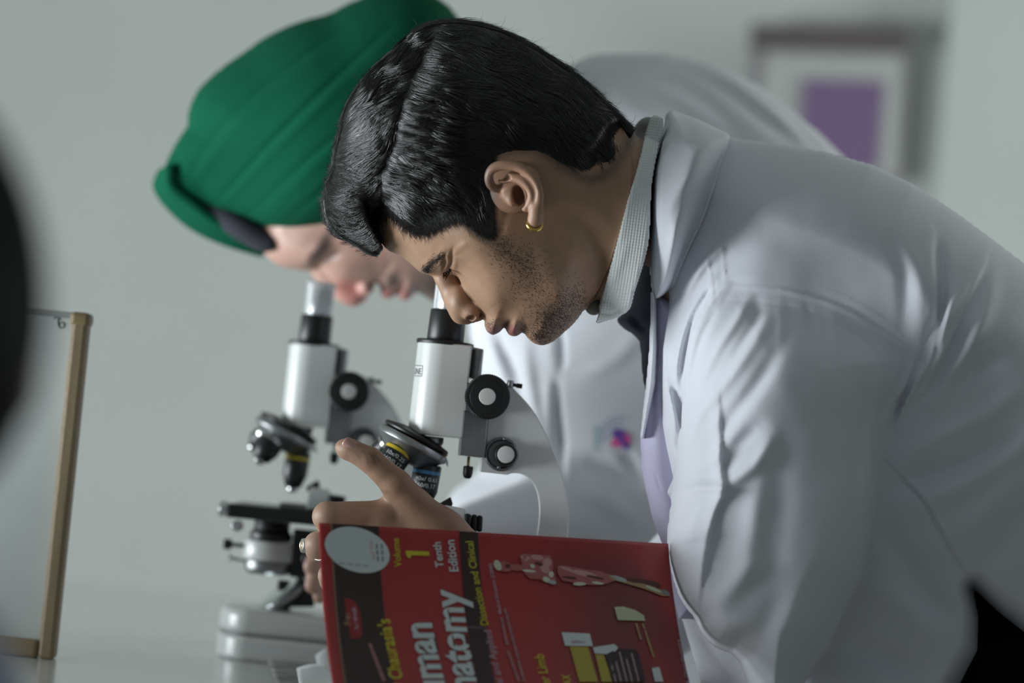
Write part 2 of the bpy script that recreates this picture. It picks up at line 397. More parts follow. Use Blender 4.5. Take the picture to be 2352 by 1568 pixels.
def build_head():
    v = Vol((790,60,-262), (1660,820,262), (2.6, 2.6, 4.6)); X, Y = v.grid2()
    sd, T = head_fields(X, Y); v.height(T)
    v.cap((1230,400,0), (1500,535,0), 168, 184, 40)
    v.cap((1400,500,60), (1640,640,120), 60, 60, 5) if False else None
    # sternomastoid, larynx hint
    v.cap((1280,400,-165), (1480,620,-120), 34, 30, 40); v.cap((1280,400,165), (1480,620,120), 34, 30, 40)
    # nose
    v.tube([(1016,628,0),(1027,650,0),(1040,676,0),(1052,700,0)], [17,15,17,22], 16)
    v.ell((1060,716,0), (27,29,30), 12)
    for sgn in (-1, 1):
        v.ell((1083,717,36*sgn), (20,22,20), 9)
        v.ell((1055,690,26*sgn), (24,34,26), 18)
        v.ell((1081,731,44*sgn), (12,7.5,15), 3, 's', rot=-25)
        v.tube([(1088,700,62*sgn),(1099,712,62*sgn),(1103,727,56*sgn)], 3.2, 5, 's')
    v.ell((1192,452,-238), (11,20,34), 4, 's')
    v.cap((1074,738,0), (1100,730,0), 7, 8, 8)
    gx_ = v.ax[0][:, None, None]; gy_ = v.ax[1][None, :, None]; v.f = np.maximum(v.f, (gx_-1506)*.98+(gy_-280)*.196)
    v.cap((1400,500,80), (1640,620,140), 60, 60, 10)
    parts = [v.mesh()]
    # ear at finer resolution
    e = Vol((1085,345,-345), (1275,560,-195), 1.5)
    e.ell((1180,430,-232), (58,62,26), 5, rot=35)
    e.ell((1195,425,-262), (40,50,17), 10, rot=45)
    e.tube([(1158,436,-250),(1136,432,-262),(1125,420,-272),(1124,402,-280),(1134,386,-287),(1156,379,-292),(1185,382,-296),(1210,395,-299),(1229,417,-300),(1238,445,-297),(1236,470,-292),(1230,488,-286)], [7,8,8.5,9,9.5,10,10,10,9.5,9.5,10,12], 5)
    e.tube([(1150,414,-272),(1175,407,-284),(1202,416,-292),(1218,434,-294),(1222,455,-290),(1214,472,-280)], [6,8,9,8,8,8], 7)
    e.tube([(1160,436,-266),(1176,430,-268),(1190,426,-262)], 6, 6)
    e.ell((1174,461,-262), (9,13,12), 8, rot=-20)
    e.ell((1208,478,-276), (10,9,10), 7)
    e.tube([(1231,470,-286),(1232,490,-282),(1229,508,-276),(1226,518,-270)], [13,14.5,15,13], 7)
    e.ell((1191,450,-270), (14,25,42), 5, 's', rot=-12)
    e.ell((1196,466,-276), (9,12,16), 5, 's')
    e.ell((1152,406,-290), (21,10,27), 4, 's', rot=8)
    e.tube([(1158,398,-304),(1190,401,-310),(1213,418,-312),(1226,442,-310),(1224,466,-306)], [6,6,6.5,6,4], 4, 's')
    e.tube([(1206,500,-262),(1212,488,-268),(1219,478,-275)], 4, 4, 's')
    parts.append(e.mesh())
    # hidden trunk and arms under the clothes, at coarse resolution
    b = Vol((1450,330,-620), (2700,1800,620), 22)
    b.cap((1640,640,120), (1900,800,100), 130, 190, 60); b.cap((1900,760,60), (2280,1080,60), 190, 150, 60)
    b.cap((1830,800,-190), (1790,1200,-270), 90, 75, 40); b.cap((1830,800,330), (1790,1200,430), 90, 75, 40)
    parts.append(b.mesh())
    return parts
HEAD_PARTS = build_head()
V, Q = join_vq(HEAD_PARTS)
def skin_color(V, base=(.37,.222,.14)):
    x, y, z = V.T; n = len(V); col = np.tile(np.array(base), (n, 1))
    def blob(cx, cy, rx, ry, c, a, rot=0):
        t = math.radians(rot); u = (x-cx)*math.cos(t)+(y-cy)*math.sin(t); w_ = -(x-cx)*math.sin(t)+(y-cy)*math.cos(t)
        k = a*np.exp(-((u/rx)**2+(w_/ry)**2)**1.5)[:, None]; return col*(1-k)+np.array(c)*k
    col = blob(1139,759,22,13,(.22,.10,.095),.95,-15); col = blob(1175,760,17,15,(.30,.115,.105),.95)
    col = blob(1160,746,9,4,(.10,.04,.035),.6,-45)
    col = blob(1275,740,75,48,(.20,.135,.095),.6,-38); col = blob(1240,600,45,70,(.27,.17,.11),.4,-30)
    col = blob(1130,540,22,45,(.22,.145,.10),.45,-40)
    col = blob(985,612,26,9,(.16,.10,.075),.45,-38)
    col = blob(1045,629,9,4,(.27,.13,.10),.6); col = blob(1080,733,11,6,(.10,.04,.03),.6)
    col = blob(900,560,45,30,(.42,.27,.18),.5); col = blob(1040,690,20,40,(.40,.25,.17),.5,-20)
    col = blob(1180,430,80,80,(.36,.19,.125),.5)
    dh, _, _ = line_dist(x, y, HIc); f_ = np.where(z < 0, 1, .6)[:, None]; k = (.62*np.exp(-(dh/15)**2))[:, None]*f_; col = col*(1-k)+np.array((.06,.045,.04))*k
    return col
body_a_V = V; body_a_Q = Q
# ------------------------------------------------------------------ near hand and forearm (own fine field, joined to the body)
HZ = -120
def build_hand():
    v = Vol((670,990,-330), (1420,1640,150), (2.6,2.6,3.2))
    k = 16
    zc = HZ
    # back of the hand
    v.ell((925,1225,zc), (120,72,34), 20, rot=2)
    v.cap((880,1195,zc-8), (1020,1215,zc), 38, 44, 26)
    v.cap((880,1240,zc-12), (1030,1240,zc), 38, 44, 26)
    v.cap((890,1290,zc-4), (1040,1270,zc+8), 34, 40, 26)
    v.cap((905,1330,zc+8), (1050,1290,zc+16), 30, 38, 26)
    # wrist and forearm behind the book
    v.cap((1000,1240,zc), (1090,1300,zc+8), 58, 62, 40); v.cap((1090,1300,zc+8), (1380,1520,zc-60), 62, 88, 30)
    # thumb: CMC, MCP, IP, tip
    v.cap((1000,1210,zc-10), (910,1112,zc-34), 42, 34, 26)
    v.cap((955,1160,zc-8), (900,1150,zc-14), 30, 18, 22)
    v.cap((910,1112,zc-34), (850,1056,zc-42), 33, 29, 12)
    v.cap((850,1056,zc-42), (803,1031,zc-40), 29, 25, 8)
    v.ell((795,1032,zc-38), (27,22,20), 8, rot=35)
    # index
    v.cap((880,1188,zc-8), (752,1186,zc-22), 39, 34, 14); v.cap((752,1186,zc-22), (752,1200,zc+50), 33, 28, 8); v.cap((752,1200,zc+50), (800,1206,zc+84), 26, 22, 6)
    # middle (wears the ring)
    v.cap((872,1245,zc-10), (730,1252,zc-14), 36, 31, 10); v.cap((730,1252,zc-14), (728,1262,zc+52), 31, 27, 7); v.cap((728,1262,zc+52), (778,1268,zc+84), 25, 21, 6)
    # ring and little
    v.cap((878,1296,zc-2), (760,1322,zc-6), 32, 29, 9); v.cap((760,1322,zc-6), (758,1334,zc+52), 28, 24, 7); v.cap((758,1334,zc+52), (800,1340,zc+80), 23, 19, 6)
    v.cap((895,1340,zc+10), (795,1385,zc+10), 28, 25, 9); v.cap((795,1385,zc+10), (792,1395,zc+55), 24, 20, 6); v.cap((792,1395,zc+55), (826,1398,zc+78), 19, 16, 6)
    # creases
    for p in ([(838,1036),(842,1048),(848,1060)], [(850,1040),(856,1052),(862,1064)]):
        pass
    # nail bed
    return v.mesh()
hv, hq = build_hand()
def hand_color(V):
    x, y, z = V.T; col = np.tile(np.array((.34,.205,.135)), (len(V), 1))
    def blob(cx, cy, rx, ry, c, a):
        nonlocal col
        k = a*np.exp(-(((x-cx)/rx)**2+((y-cy)/ry)**2)**1.5)[:, None]; col = col*(1-k)+np.array(c)*k
    blob(845,1050,20,16,(.20,.115,.075),.5); blob(740,1185,34,34,(.46,.30,.215),.7); blob(800,1045,30,26,(.44,.27,.20),.6)
    blob(820,1090,40,18,(.46,.27,.21),.6); blob(720,1250,34,40,(.46,.31,.23),.8); blob(960,1190,90,60,(.30,.18,.12),.4); blob(750,1320,30,60,(.46,.31,.23),.8)
    for p_, a_, w_ in (([(836,1036),(842,1048),(846,1062)], .45, 3), ([(848,1040),(856,1050),(862,1064)], .5, 3.2), ([(858,1044),(868,1052),(872,1060)], .4, 2.6), ([(812,1036),(822,1044),(828,1056)], .3, 2.6), ([(866,1120),(878,1128),(892,1130)], .35, 3)):
        d_, t_, _ = line_dist(x, y, catmull(p_, 4)); k = (a_*np.exp(-(d_/w_)**2))[:, None]; col = col*(1-k)+np.array((.10,.055,.035))*k  # crease shade painted as thin dark lines, no carved grooves
    return col
nb = len(body_a_V)
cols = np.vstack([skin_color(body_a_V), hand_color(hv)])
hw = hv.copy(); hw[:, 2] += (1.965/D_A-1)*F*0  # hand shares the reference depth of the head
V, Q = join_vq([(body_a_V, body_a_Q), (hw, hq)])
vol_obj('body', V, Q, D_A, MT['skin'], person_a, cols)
# thumb nail
u = np.linspace(-1, 1, 13); gu, gv = np.meshgrid(u, u, indexing='ij'); a = math.radians(38)
r2 = np.sqrt(np.clip(gu**4+gv**4, 0, 9)); m_ = np.maximum(1, (np.abs(gu)**4+np.abs(gv)**4)**.25/np.maximum(np.maximum(abs(gu), abs(gv)), 1e-6)); gu2 = gu/m_; gv2 = gv/m_
nx = 806+(gu2*20)*math.cos(a)-(gv2*14)*math.sin(a); ny = 1023+(gu2*20)*math.sin(a)+(gv2*14)*math.cos(a); nz = HZ-65.5+7*gv2**2+2.5*gu2**2+.12*(nx-806)
NV = np.stack([nx.ravel(), ny.ravel(), nz.ravel()], 1); NQ = np.array([[i*13+j, i*13+j+1, (i+1)*13+j+1, (i+1)*13+j] for i in range(12) for j in range(12)])
MT['nail'] = mat('nail', (.50, .30, .26), .3, spec=.6)
nail = mesh_obj('thumbnail', to_world(NV, D_A), NQ, MT['nail'], person_a)
sm = nail.modifiers.new('thick', 'SOLIDIFY'); sm.thickness = .0006
def torus(c, R, r, nrm, up, sx=1, sy=1, n=40, m=14, squash=1):
    c = np.array(c, float); nrm = np.array(nrm, float); nrm /= np.linalg.norm(nrm); up = np.array(up, float); s = np.cross(up, nrm); s /= np.linalg.norm(s); up = np.cross(nrm, s)
    V = []; Fc = []
    for i in range(n):
        a = 2*math.pi*i/n; rad = math.cos(a)*s*sx+math.sin(a)*up*sy; rr = rad/np.linalg.norm(rad)
        for j in range(m):
            b = 2*math.pi*j/m; V.append(c+rad*R+rr*r*math.cos(b)+nrm*r*squash*math.sin(b))
            Fc.append((i*m+j, ((i+1) % n)*m+j, ((i+1) % n)*m+(j+1) % m, i*m+(j+1) % m))
    return np.array(V), np.array(Fc)
pxm = D_A/F
c_e = P(1228, 514, D_A*(1-280/F)); V_, F_ = torus(c_e, 16.2*pxm, 3.8*pxm, -_f*.85+_U*.5+_R*.12, _U, squash=1.3)
mesh_obj('earring', V_, F_, MT['gold'], person_a, label='gold hoop earring')
# ring on the middle finger: band round the finger near its knuckle, bezel facing left
c_r = P(735, 1253, D_A*(1+(HZ-18)/F)); V_, F_ = torus(c_r, 32*pxm, 3.2*pxm, _f*.78+_R*.6, _U, squash=1.9)
band = mesh_obj('ring', V_, F_, MT['silver'], person_a, label='silver signet ring on the middle finger')
def disc_stack(c, n, rad_h, seg=28):
    c = np.array(c, float); n = np.array(n, float); n /= np.linalg.norm(n); s = np.cross(n, _U); s /= np.linalg.norm(s); t = np.cross(n, s); V = []; Fc = []
    for (r, h) in rad_h:
        for i in range(seg):
            a = 2*math.pi*i/seg; V.append(c+n*h+(s*math.cos(a)+t*math.sin(a)*1.05)*r)
    for k in range(len(rad_h)-1):
        for i in range(seg): Fc.append((k*seg+i, k*seg+(i+1) % seg, (k+1)*seg+(i+1) % seg, (k+1)*seg+i))
    Fc.append(tuple(range(seg-1, -1, -1))); Fc.append(tuple((len(rad_h)-1)*seg+i for i in range(seg)))
    return np.array(V), Fc
c_b = P(703, 1253, D_A*(1+(HZ-10)/F)); nb_ = -_R*.9-_f*.35+_U*.08
V_, F_ = disc_stack(c_b, nb_, [(15*pxm,0),(16.5*pxm,4*pxm),(15*pxm,10*pxm),(12*pxm,12*pxm),(11.5*pxm,10.5*pxm)])
mesh_obj('bezel', V_, F_, MT['silver'], band)
V_, F_ = disc_stack(c_b+nb_*9*pxm, nb_, [(10.5*pxm,0),(9*pxm,3*pxm),(5*pxm,4.5*pxm)])
mesh_obj('ring_stone', V_, F_, MT['stone'], band)
# ------------------------------------------------------------------ hair: combed shell plus individual strands
HO = [(868,588),(846,584),(815,563),(775,541),(750,510),(741,468),(747,430),(757,395),(764,350),(775,300),(788,252),(815,202),(850,160),(888,124),(930,93),(952,68),(990,50),(1040,45),(1090,50),(1140,62),(1200,88),(1260,124),(1320,165),(1370,208),(1412,250),(1442,280),(1458,300)]
HOc = catmull(HO, 4); HPOLY = np.vstack([HOc, HIc])
hvz = Vol((715,25,-285), (1480,610,285), (3,3,5)); X, Y = hvz.grid2()
sdH = poly_sdf(X, Y, HPOLY)
dO, tO, _ = line_dist(X, Y, HOc); dI, _, _ = line_dist(X, Y, HIc)
_, Tsk = head_fields(X, Y)
da = np.abs((X-1230)*.449-(Y-400)*.894); la = (X-1230)*.894+(Y-400)*.449; Tnk = np.sqrt(np.clip((168+.05*np.clip(la, 0, 300))**2-da**2, 0, None)); Tnk = np.where((la > 0) & (da < 183), Tnk, -1); Tsk = np.maximum(Tsk, Tnk)
Wh = rbf(X, Y, [(1100,250,252),(950,260,228),(1250,220,238),(860,400,172),(800,350,150),(790,450,128),(830,530,112),(860,575,98),(980,480,212),(1060,400,246),(1300,350,226),(1400,330,176),(1450,300,120),(900,150,180),(1050,90,200)], 60)
Rh = rbf(X, Y, [(1100,100,200),(1300,180,190),(1440,300,90),(800,300,120),(780,450,75),(820,550,60),(865,580,45),(900,130,150)], 40)
r = np.clip(dO/Rh, 0, 1); Tro = Wh*np.sqrt(np.clip(1-(1-r)**2, 0, 1))
thick = 15*smooth01(dI/70)+np.where(X < 900, 10*smooth01(dI/40), 0)
aa = smooth01(dI/62); Th = np.where(Tsk > 0, Tsk+1.5+aa*(np.where(X > 1150, np.minimum(np.maximum(Tro, Tsk+thick), Tsk+22+250*smooth01((dI-45)/90)), np.maximum(Tro, Tsk+thick))-Tsk-1.5), Tro)
Th = np.where(sdH < 0, blur2(Th, 2), Th)
# flow field
GD = [(900,180,-.75,.65),(860,250,-.75,.65),(880,330,-.6,.8),(840,330,-.8,.6),(800,300,-.9,.4),(780,290,-.9,.1),(850,400,-.85,.5),(805,400,-1,.0),(765,380,-.85,-.5),(862,450,-.8,.6),(800,460,-.95,.15),(757,430,-.7,-.7),(862,520,-.7,.7),(810,520,-.95,.2),(762,500,-.7,-.7),(870,560,-.5,.85),(830,560,-.9,.3),(820,220,-.8,.5),(930,110,-.6,.5),
      (925,250,.9,.45),(915,330,.85,.5),(950,345,1,.15),(1000,330,1,-.12),(890,400,.75,.65),(920,418,1,.2),(960,405,1,-.1),(886,455,.6,.8),(915,480,.8,.6),(950,495,.75,.6),(1000,480,.8,.45),(1060,460,.75,.6),(1100,500,.4,.9),(1120,470,.4,.9),(1000,60,.9,.1),(1000,140,.95,.2),(1060,300,1,.1),(1060,200,1,.15),(1200,120,.88,.47),(1200,220,.9,.4),(1350,230,.75,.65),(1445,300,.6,.8),(1200,320,.85,.5),(1350,370,.55,.83),(1420,350,.5,.85),(1100,400,.9,.4)]
HVAL = catmull([(1000,80),(962,150),(928,230),(904,330),(878,400),(874,490),(872,560)], 5)
def flow(x, y):
    x = np.asarray(x, float); y = np.asarray(y, float)
    vx = np.interp(y, HVAL[:, 1], HVAL[:, 0]); left = x < vx
    out = np.zeros(x.shape+(2,))
    for side, sel in ((True, GD[:19]), (False, GD[19:])):
        f = idw(x, y, sel, 3, 25); m = left == side; out[m] = f[m]
    # slow waviness
    a = .16*np.sin(x*.045+y*.02)+.12*np.sin(y*.06-x*.03)
    c, s = np.cos(a), np.sin(a); o = np.stack([out[..., 0]*c-out[..., 1]*s, out[..., 0]*s+out[..., 1]*c], -1)
    return o/(np.linalg.norm(o, axis=-1, keepdims=True)+1e-9)
FL = flow(X, Y)
noise = RNG.normal(size=X.shape); noise2 = blur2(RNG.normal(size=X.shape), 2)*4
def lic(nz, steps):
    acc = np.zeros_like(nz)
    for sg in (-1, 1):
        px_, py_ = X.copy(), Y.copy()
        for _ in range(steps):
            ii = np.clip(((px_-hvz.lo[0])/3+.5).astype(int), 0, X.shape[0]-1); jj = np.clip(((py_-hvz.lo[1])/3+.5).astype(int), 0, X.shape[1]-1)
            acc += nz[ii, jj]; fl = FL[ii, jj]; px_ = px_+sg*3*fl[..., 0]; py_ = py_+sg*3*fl[..., 1]
    return acc/acc.std()
L1 = lic(noise2, 14); L2 = lic(noise, 8)
dval, _, _ = line_dist(X, Y, HVAL)
env = smooth01((dI-6)/40)*(sdH < 0)
Th = Th + env*(1.5*L1+.4*L2)*np.where(X < 1050, 1.3, .6) - 5*np.exp(-(dval/8)**2)*env*np.clip((Y-60)/80, 0, 1)
Th = np.where(sdH < 0, Th, -sdH if False else -np.abs(sdH))
hvz.height(Th)
V, Q = hvz.mesh()
hair_a = vol_obj('hair', V, Q, D_A, MT['hairbase'], person_a)
# strands
LOCK = blur2(RNG.normal(size=X.shape), 14); LOCK /= LOCK.std(); LOCK2 = blur2(RNG.normal(size=X.shape), 9); LOCK2 /= LOCK2.std()
def strands(N, pts, length, K, rad, lift, side=-1, jit=.0, wob=3.0):
    x = pts[:, 0].copy(); y = pts[:, 1].copy(); st = length/(K-1)
    ph = RNG.uniform(0, 6.28, len(x)); path = np.zeros((len(x), K, 3)); lk = sample(hvz, LOCK, x, y); lk2 = sample(hvz, LOCK2, x, y); ang = RNG.normal(0, .07+jit, len(x))+np.where(x < 1010, .20, .11)*lk; u_ = RNG.uniform(.2, 1, len(x))*(1+.8*np.clip(lk2, -1, 2))
    for k in range(K):
        T_ = sample(hvz, Th, x, y); t = k/(K-1)
        path[:, k, 0] = x; path[:, k, 1] = y; path[:, k, 2] = side*(np.maximum(T_, 2)+1.0+lift*u_*np.sin(np.pi*min(t*1.05, 1)))
        f = flow(x, y); a = ang+.10*np.sin(ph+t*6); c, s = np.cos(a), np.sin(a)
        x = x+st*(f[:, 0]*c-f[:, 1]*s); y = y+st*(f[:, 0]*s+f[:, 1]*c)
    return path
def inside(pts, poly): return poly_sdf(pts[:, 0], pts[:, 1], poly) < -2
def rnd(n, x0, x1, y0, y1, poly):
    p = np.column_stack([RNG.uniform(x0, x1, n), RNG.uniform(y0, y1, n)]); return p[inside(p, poly)]
sets = []
for (n, box, ln, K, rad, lift, side) in ((10500, (740,1010,60,590), 88, 12, .68, 7, -1), (5200, (740,890,380,590), 36, 7, .6, 5, -1), (7500, (900,1460,45,540), 70, 8, .62, 3, -1), (2200, (740,1010,60,590), 70, 7, .9, 5, 1), (2500, (900,1460,45,420), 80, 6, .9, 3, 1)):
    p = rnd(n, *box, HPOLY); ln_ = ln*RNG.uniform(.55, 1.25, len(p))
    pa = strands(n, p, ln_ if False else ln, K, rad, lift, side)
    # cut paths leaving the hair region: clamp them to a short overhang
    sdv = poly_sdf(pa[..., 0], pa[..., 1], HPOLY)
    keep = sdv.max(1) < (15 if ln < 40 else 9)
    sets.append((pa[keep], np.full(keep.sum(), rad)*RNG.uniform(.7, 1.25, keep.sum())))
# strands along the outline at mid depth, both sides of the crown
for _ in range(1):
    idx = RNG.uniform(0, len(HOc)-1.01, 3600); i = idx.astype(int); fr = idx-i; b = HOc[i]*(1-fr[:, None])+HOc[i+1]*fr[:, None]
    tn = HOc[i+1]-HOc[i]; tn /= np.linalg.norm(tn, axis=1, keepdims=True)
    zz = RNG.uniform(-1, 1, len(b)); K = 7; ln = RNG.uniform(22, 60, len(b)); path = np.zeros((len(b), K, 3))
    nrm = np.column_stack([tn[:, 1], -tn[:, 0]]); out = RNG.uniform(-2, 3.5, len(b))*RNG.uniform(0, 1, len(b)); curl = RNG.normal(0, .10, len(b)); sgn = np.where(b[:, 0] < 900, np.where(b[:, 1] > 300, -1, -1), 1)
    for k in range(K):
        t = k/(K-1); j = np.clip(idx+sgn*t*ln/8, 0, len(HOc)-1.01); jj = j.astype(int); q = HOc[jj]*(1-(j-jj))[:, None]+HOc[jj+1]*(j-jj)[:, None]
        inn = 9-9*np.sqrt(1-np.minimum(abs(zz)*.9, .95)**2)
        q = q-nrm*(inn+1)[:, None]*1.2+nrm*(out*t*t*1.5+curl*ln*t*t)[:, None]
        path[:, k, 0] = q[:, 0]; path[:, k, 1] = q[:, 1]; path[:, k, 2] = zz*60
    kp = (b[:, 0] > 900) | (RNG.uniform(0, 1, len(b)) < .3); sets.append((path[kp], RNG.uniform(.35, .75, kp.sum())))
# flyaways
n = 230; b0 = RNG.uniform(.2, .98, n)*(len(HOc)-2); i = b0.astype(int); b = HOc[i]; tn = HOc[i+1]-HOc[i]; tn /= np.linalg.norm(tn, axis=1, keepdims=True); nrm = np.column_stack([tn[:, 1], -tn[:, 0]])
sgn = np.where(b[:, 0] < 950, -1, 1); K = 7; path = np.zeros((n, K, 3)); L = RNG.uniform(14, 44, n); a0 = RNG.uniform(.1, .6, n); cu = RNG.normal(0, .7, n)
zz = RNG.uniform(-50, 50, n)
for k in range(K):
    t = k/(K-1); a = a0+cu*t; path[:, k, :2] = b-nrm*3+(tn*(np.cos(a)*sgn)[:, None]+nrm*np.sin(a)[:, None])*(L*t)[:, None]; path[:, k, 2] = zz
sets.append((path, np.full(n, .3)))
# wisps over the forehead and temple hairline, sideburn
n = 6500; i = RNG.integers(6*4, len(HIc)-8, n); b = HIc[i]+RNG.normal(0, 8, (n, 2)); K = 6; L = RNG.uniform(7, 27, n); f = flow(b[:, 0], b[:, 1]); path = np.zeros((n, K, 3))
cx_ = np.array([1010, 440]); dv = b-cx_; dv /= np.linalg.norm(dv, axis=1, keepdims=True); dd = f*.7+dv*.45+np.array([-.1, .25]); dd /= np.linalg.norm(dd, axis=1, keepdims=True); cu = RNG.normal(0, .35, n)
for k in range(K):
    t = k/(K-1); a = cu*t; c, s = np.cos(a), np.sin(a); q = b+np.column_stack([dd[:, 0]*c-dd[:, 1]*s, dd[:, 0]*s+dd[:, 1]*c])*(L*(t-.35))[:, None]
    Ts = sample(hvz, Tsk, q[:, 0], q[:, 1]); path[:, k, :2] = q; path[:, k, 2] = -(np.maximum(Ts, 3)+4-3*t)
ok = (b[:, 0] < 1135) | (b[:, 0] > 1280)
sets.append((path[ok], np.full(ok.sum(), .33)))
Vs = []; Qs = []; n0 = 0
for pa, ra in sets:
    Wp = P(pa[..., 0], pa[..., 1], D_A*(1+pa[..., 2]/F)); V_, Q_ = hair_tubes(Wp, ra*pxm); Vs.append(V_); Qs.append(Q_+n0); n0 += len(V_)
st = mesh_obj('hair_strands', np.vstack(Vs), np.vstack(Qs), MT['hair'], hair_a, True); st['kind'] = 'stuff'
# brow, lashes, stubble: short hairs rooted on the skin
def on_skin(q): return sample(fv, fT, q[:, 0], q[:, 1])
fv = Vol((850,380,-1), (1420,820,1), (2.5,2.5,2)); fX, fY = fv.grid2(); _, fT = head_fields(fX, fY)
def shorts(n, spine, wid, L, ang, rad, name, par, lift=1.0, spread=.3, K=4, prob=None):
    sp = catmull(spine, 8); i = RNG.uniform(0, len(sp)-1.01, n); j = i.astype(int); b = sp[j]*(1-(i-j))[:, None]+sp[j+1]*(i-j)[:, None]+RNG.normal(0, 1, (n, 2))*wid
    a0 = np.radians(ang)+RNG.normal(0, spread, n); ln = L*RNG.uniform(.5, 1.2, n); cu = RNG.normal(0, .25, n); path = np.zeros((n, K, 3))
    for k in range(K):
        t = k/(K-1); a = a0+cu*t; q = b+np.column_stack([np.cos(a), np.sin(a)])*(ln*t)[:, None]
        path[:, k, :2] = q; path[:, k, 2] = -(np.maximum(on_skin(q), 1)+.2+lift*t)
    ok = (on_skin(b) > 6); path = path[ok]
    V_, Q_ = hair_tubes(P(path[..., 0], path[..., 1], D_A*(1+path[..., 2]/F)), np.full(len(path), rad*pxm))
    o = mesh_obj(name, V_, Q_, MT['hairbase'], par, True); o['kind'] = 'stuff'; return o
shorts(150, [(972,624),(985,612),(1000,600),(1012,590)], 5.0, 12, -30, .36, 'eyebrow', person_a, 1.5)
shorts(80, [(974,622),(984,622)], 3.5, 9, 0, .6, 'eyebrow_end', person_a, 1.5)
# stubble
n = 5200; pts = []
for (cx, cy, rx, ry, rot, m) in ((1275,735,60,38,-38,1700),(1225,650,50,60,-40,500),(1150,565,26,45,-38,420),(1200,600,34,46,-35,380),(1330,690,40,40,-40,500),(1235,770,26,16,0,300),(1122,745,10,8,-50,70),(1200,755,14,10,0,60)):
    g = RNG.normal(0, .62, (m, 2))*[rx, ry]; t = math.radians(rot); pts.append(np.column_stack([cx+g[:, 0]*math.cos(t)-g[:, 1]*math.sin(t), cy+g[:, 0]*math.sin(t)+g[:, 1]*math.cos(t)]))
b = np.vstack(pts); b = b[on_skin(b) > 5]; n = len(b); K = 3; path = np.zeros((n, K, 3)); a0 = RNG.normal(.75, .35, n); ln = RNG.uniform(2, 6.5, n)
for k in range(K):
    t = k/(K-1); q = b+np.column_stack([np.cos(a0), np.sin(a0)])*(ln*t)[:, None]; path[:, k, :2] = q; path[:, k, 2] = -(np.maximum(on_skin(q), 1)+.15+1.4*t)
V_, Q_ = hair_tubes(P(path[..., 0], path[..., 1], D_A*(1+path[..., 2]/F)), np.full(n, .27*pxm)); o = mesh_obj('stubble', V_, Q_, MT['hairbase'], person_a); o['kind'] = 'stuff'
# lashes: a dark tuft that hangs off the squeezed lid
n = 38; b = np.column_stack([RNG.uniform(1017, 1036, n), np.zeros(n)]); b[:, 1] = np.interp(b[:, 0], [1017,1027,1036], [627,622,612]); K = 5; path = np.zeros((n, K, 3)); a0 = RNG.normal(1.35, .16, n); ln = RNG.uniform(8, 24, n)
for k in range(K):
    t = k/(K-1); a = a0+.35*t; path[:, k, 0] = b[:, 0]+np.cos(a)*ln*t; path[:, k, 1] = b[:, 1]+np.sin(a)*ln*t; path[:, k, 2] = -(np.maximum(on_skin(b), 60)*0+78+14*t)
V_, Q_ = hair_tubes(P(path[..., 0], path[..., 1], D_A*(1+path[..., 2]/F)), np.full(n, .6*pxm)); o = mesh_obj('eyelashes', V_, Q_, MT['hairbase'], person_a); o['kind'] = 'stuff'
# ------------------------------------------------------------------ foreground lab coat: trunk with sleeve, lapel, facing; polo shirt
TP = [(1500,560),(1500,420),(1515,340),(1560,302),(1674,316),(1790,333),(1900,351),(2000,378),(2100,424),(2200,492),(2300,566),(2400,642),(2520,770),(2620,960),(2600,1250),(2500,1520),(2430,1510),(2352,1457),(2290,1405),(2236,1352),(2250,1420),(2248,1495),(2222,1545),(2195,1600),(2150,1690),(1900,1750),(1660,1740),(1560,1400),(1535,1300),(1529,1240),(1541,1161),(1525,1128),(1539,1097),(1523,1033),(1511,974),(1511,900),(1513,800),(1530,690)]
SP = [(1590,760),(1625,690),(1669,640),(1774,632),(1860,650),(1960,690),(2055,750),(2100,815),(2085,880),(2045,940),(2024,1050),(2018,1148),(1983,1308),(1954,1367),(1903,1482),(1848,1568),(1800,1720),(1750,1680),(1700,1520),(1640,1484),(1610,1450),(1597,1420),(1560,1366),(1534,1260),(1541,1165),(1555,1080),(1566,960),(1574,850)]
cv = Vol((1440,250,-760), (2660,1800,760), (4.6,4.6,9)); X, Y = cv.grid2()
sdT = poly_sdf(X, Y, TP)
WT = rbf(X, Y, [(1520,500,230),(1700,450,330),(1900,600,430),(1600,800,300),(1540,1000,250),(1560,1250,300),(2200,800,470),(2200,1200,430),(2400,1100,440),(1800,1650,150),(1640,1500,40),(1720,1580,60),(1590,1420,60),(2200,1500,330),(1700,640,420)], 80)
RT = rbf(X, Y, [(1520,400,120),(1750,330,230),(2100,430,260),(2500,800,260),(1510,700,60),(1510,900,45),(1525,1100,45),(1540,1400,60),(2240,1350,40),(2250,1480,50),(2400,1480,60),(1700,1700,80)], 60)
TT = inflate(sdT, WT, RT)
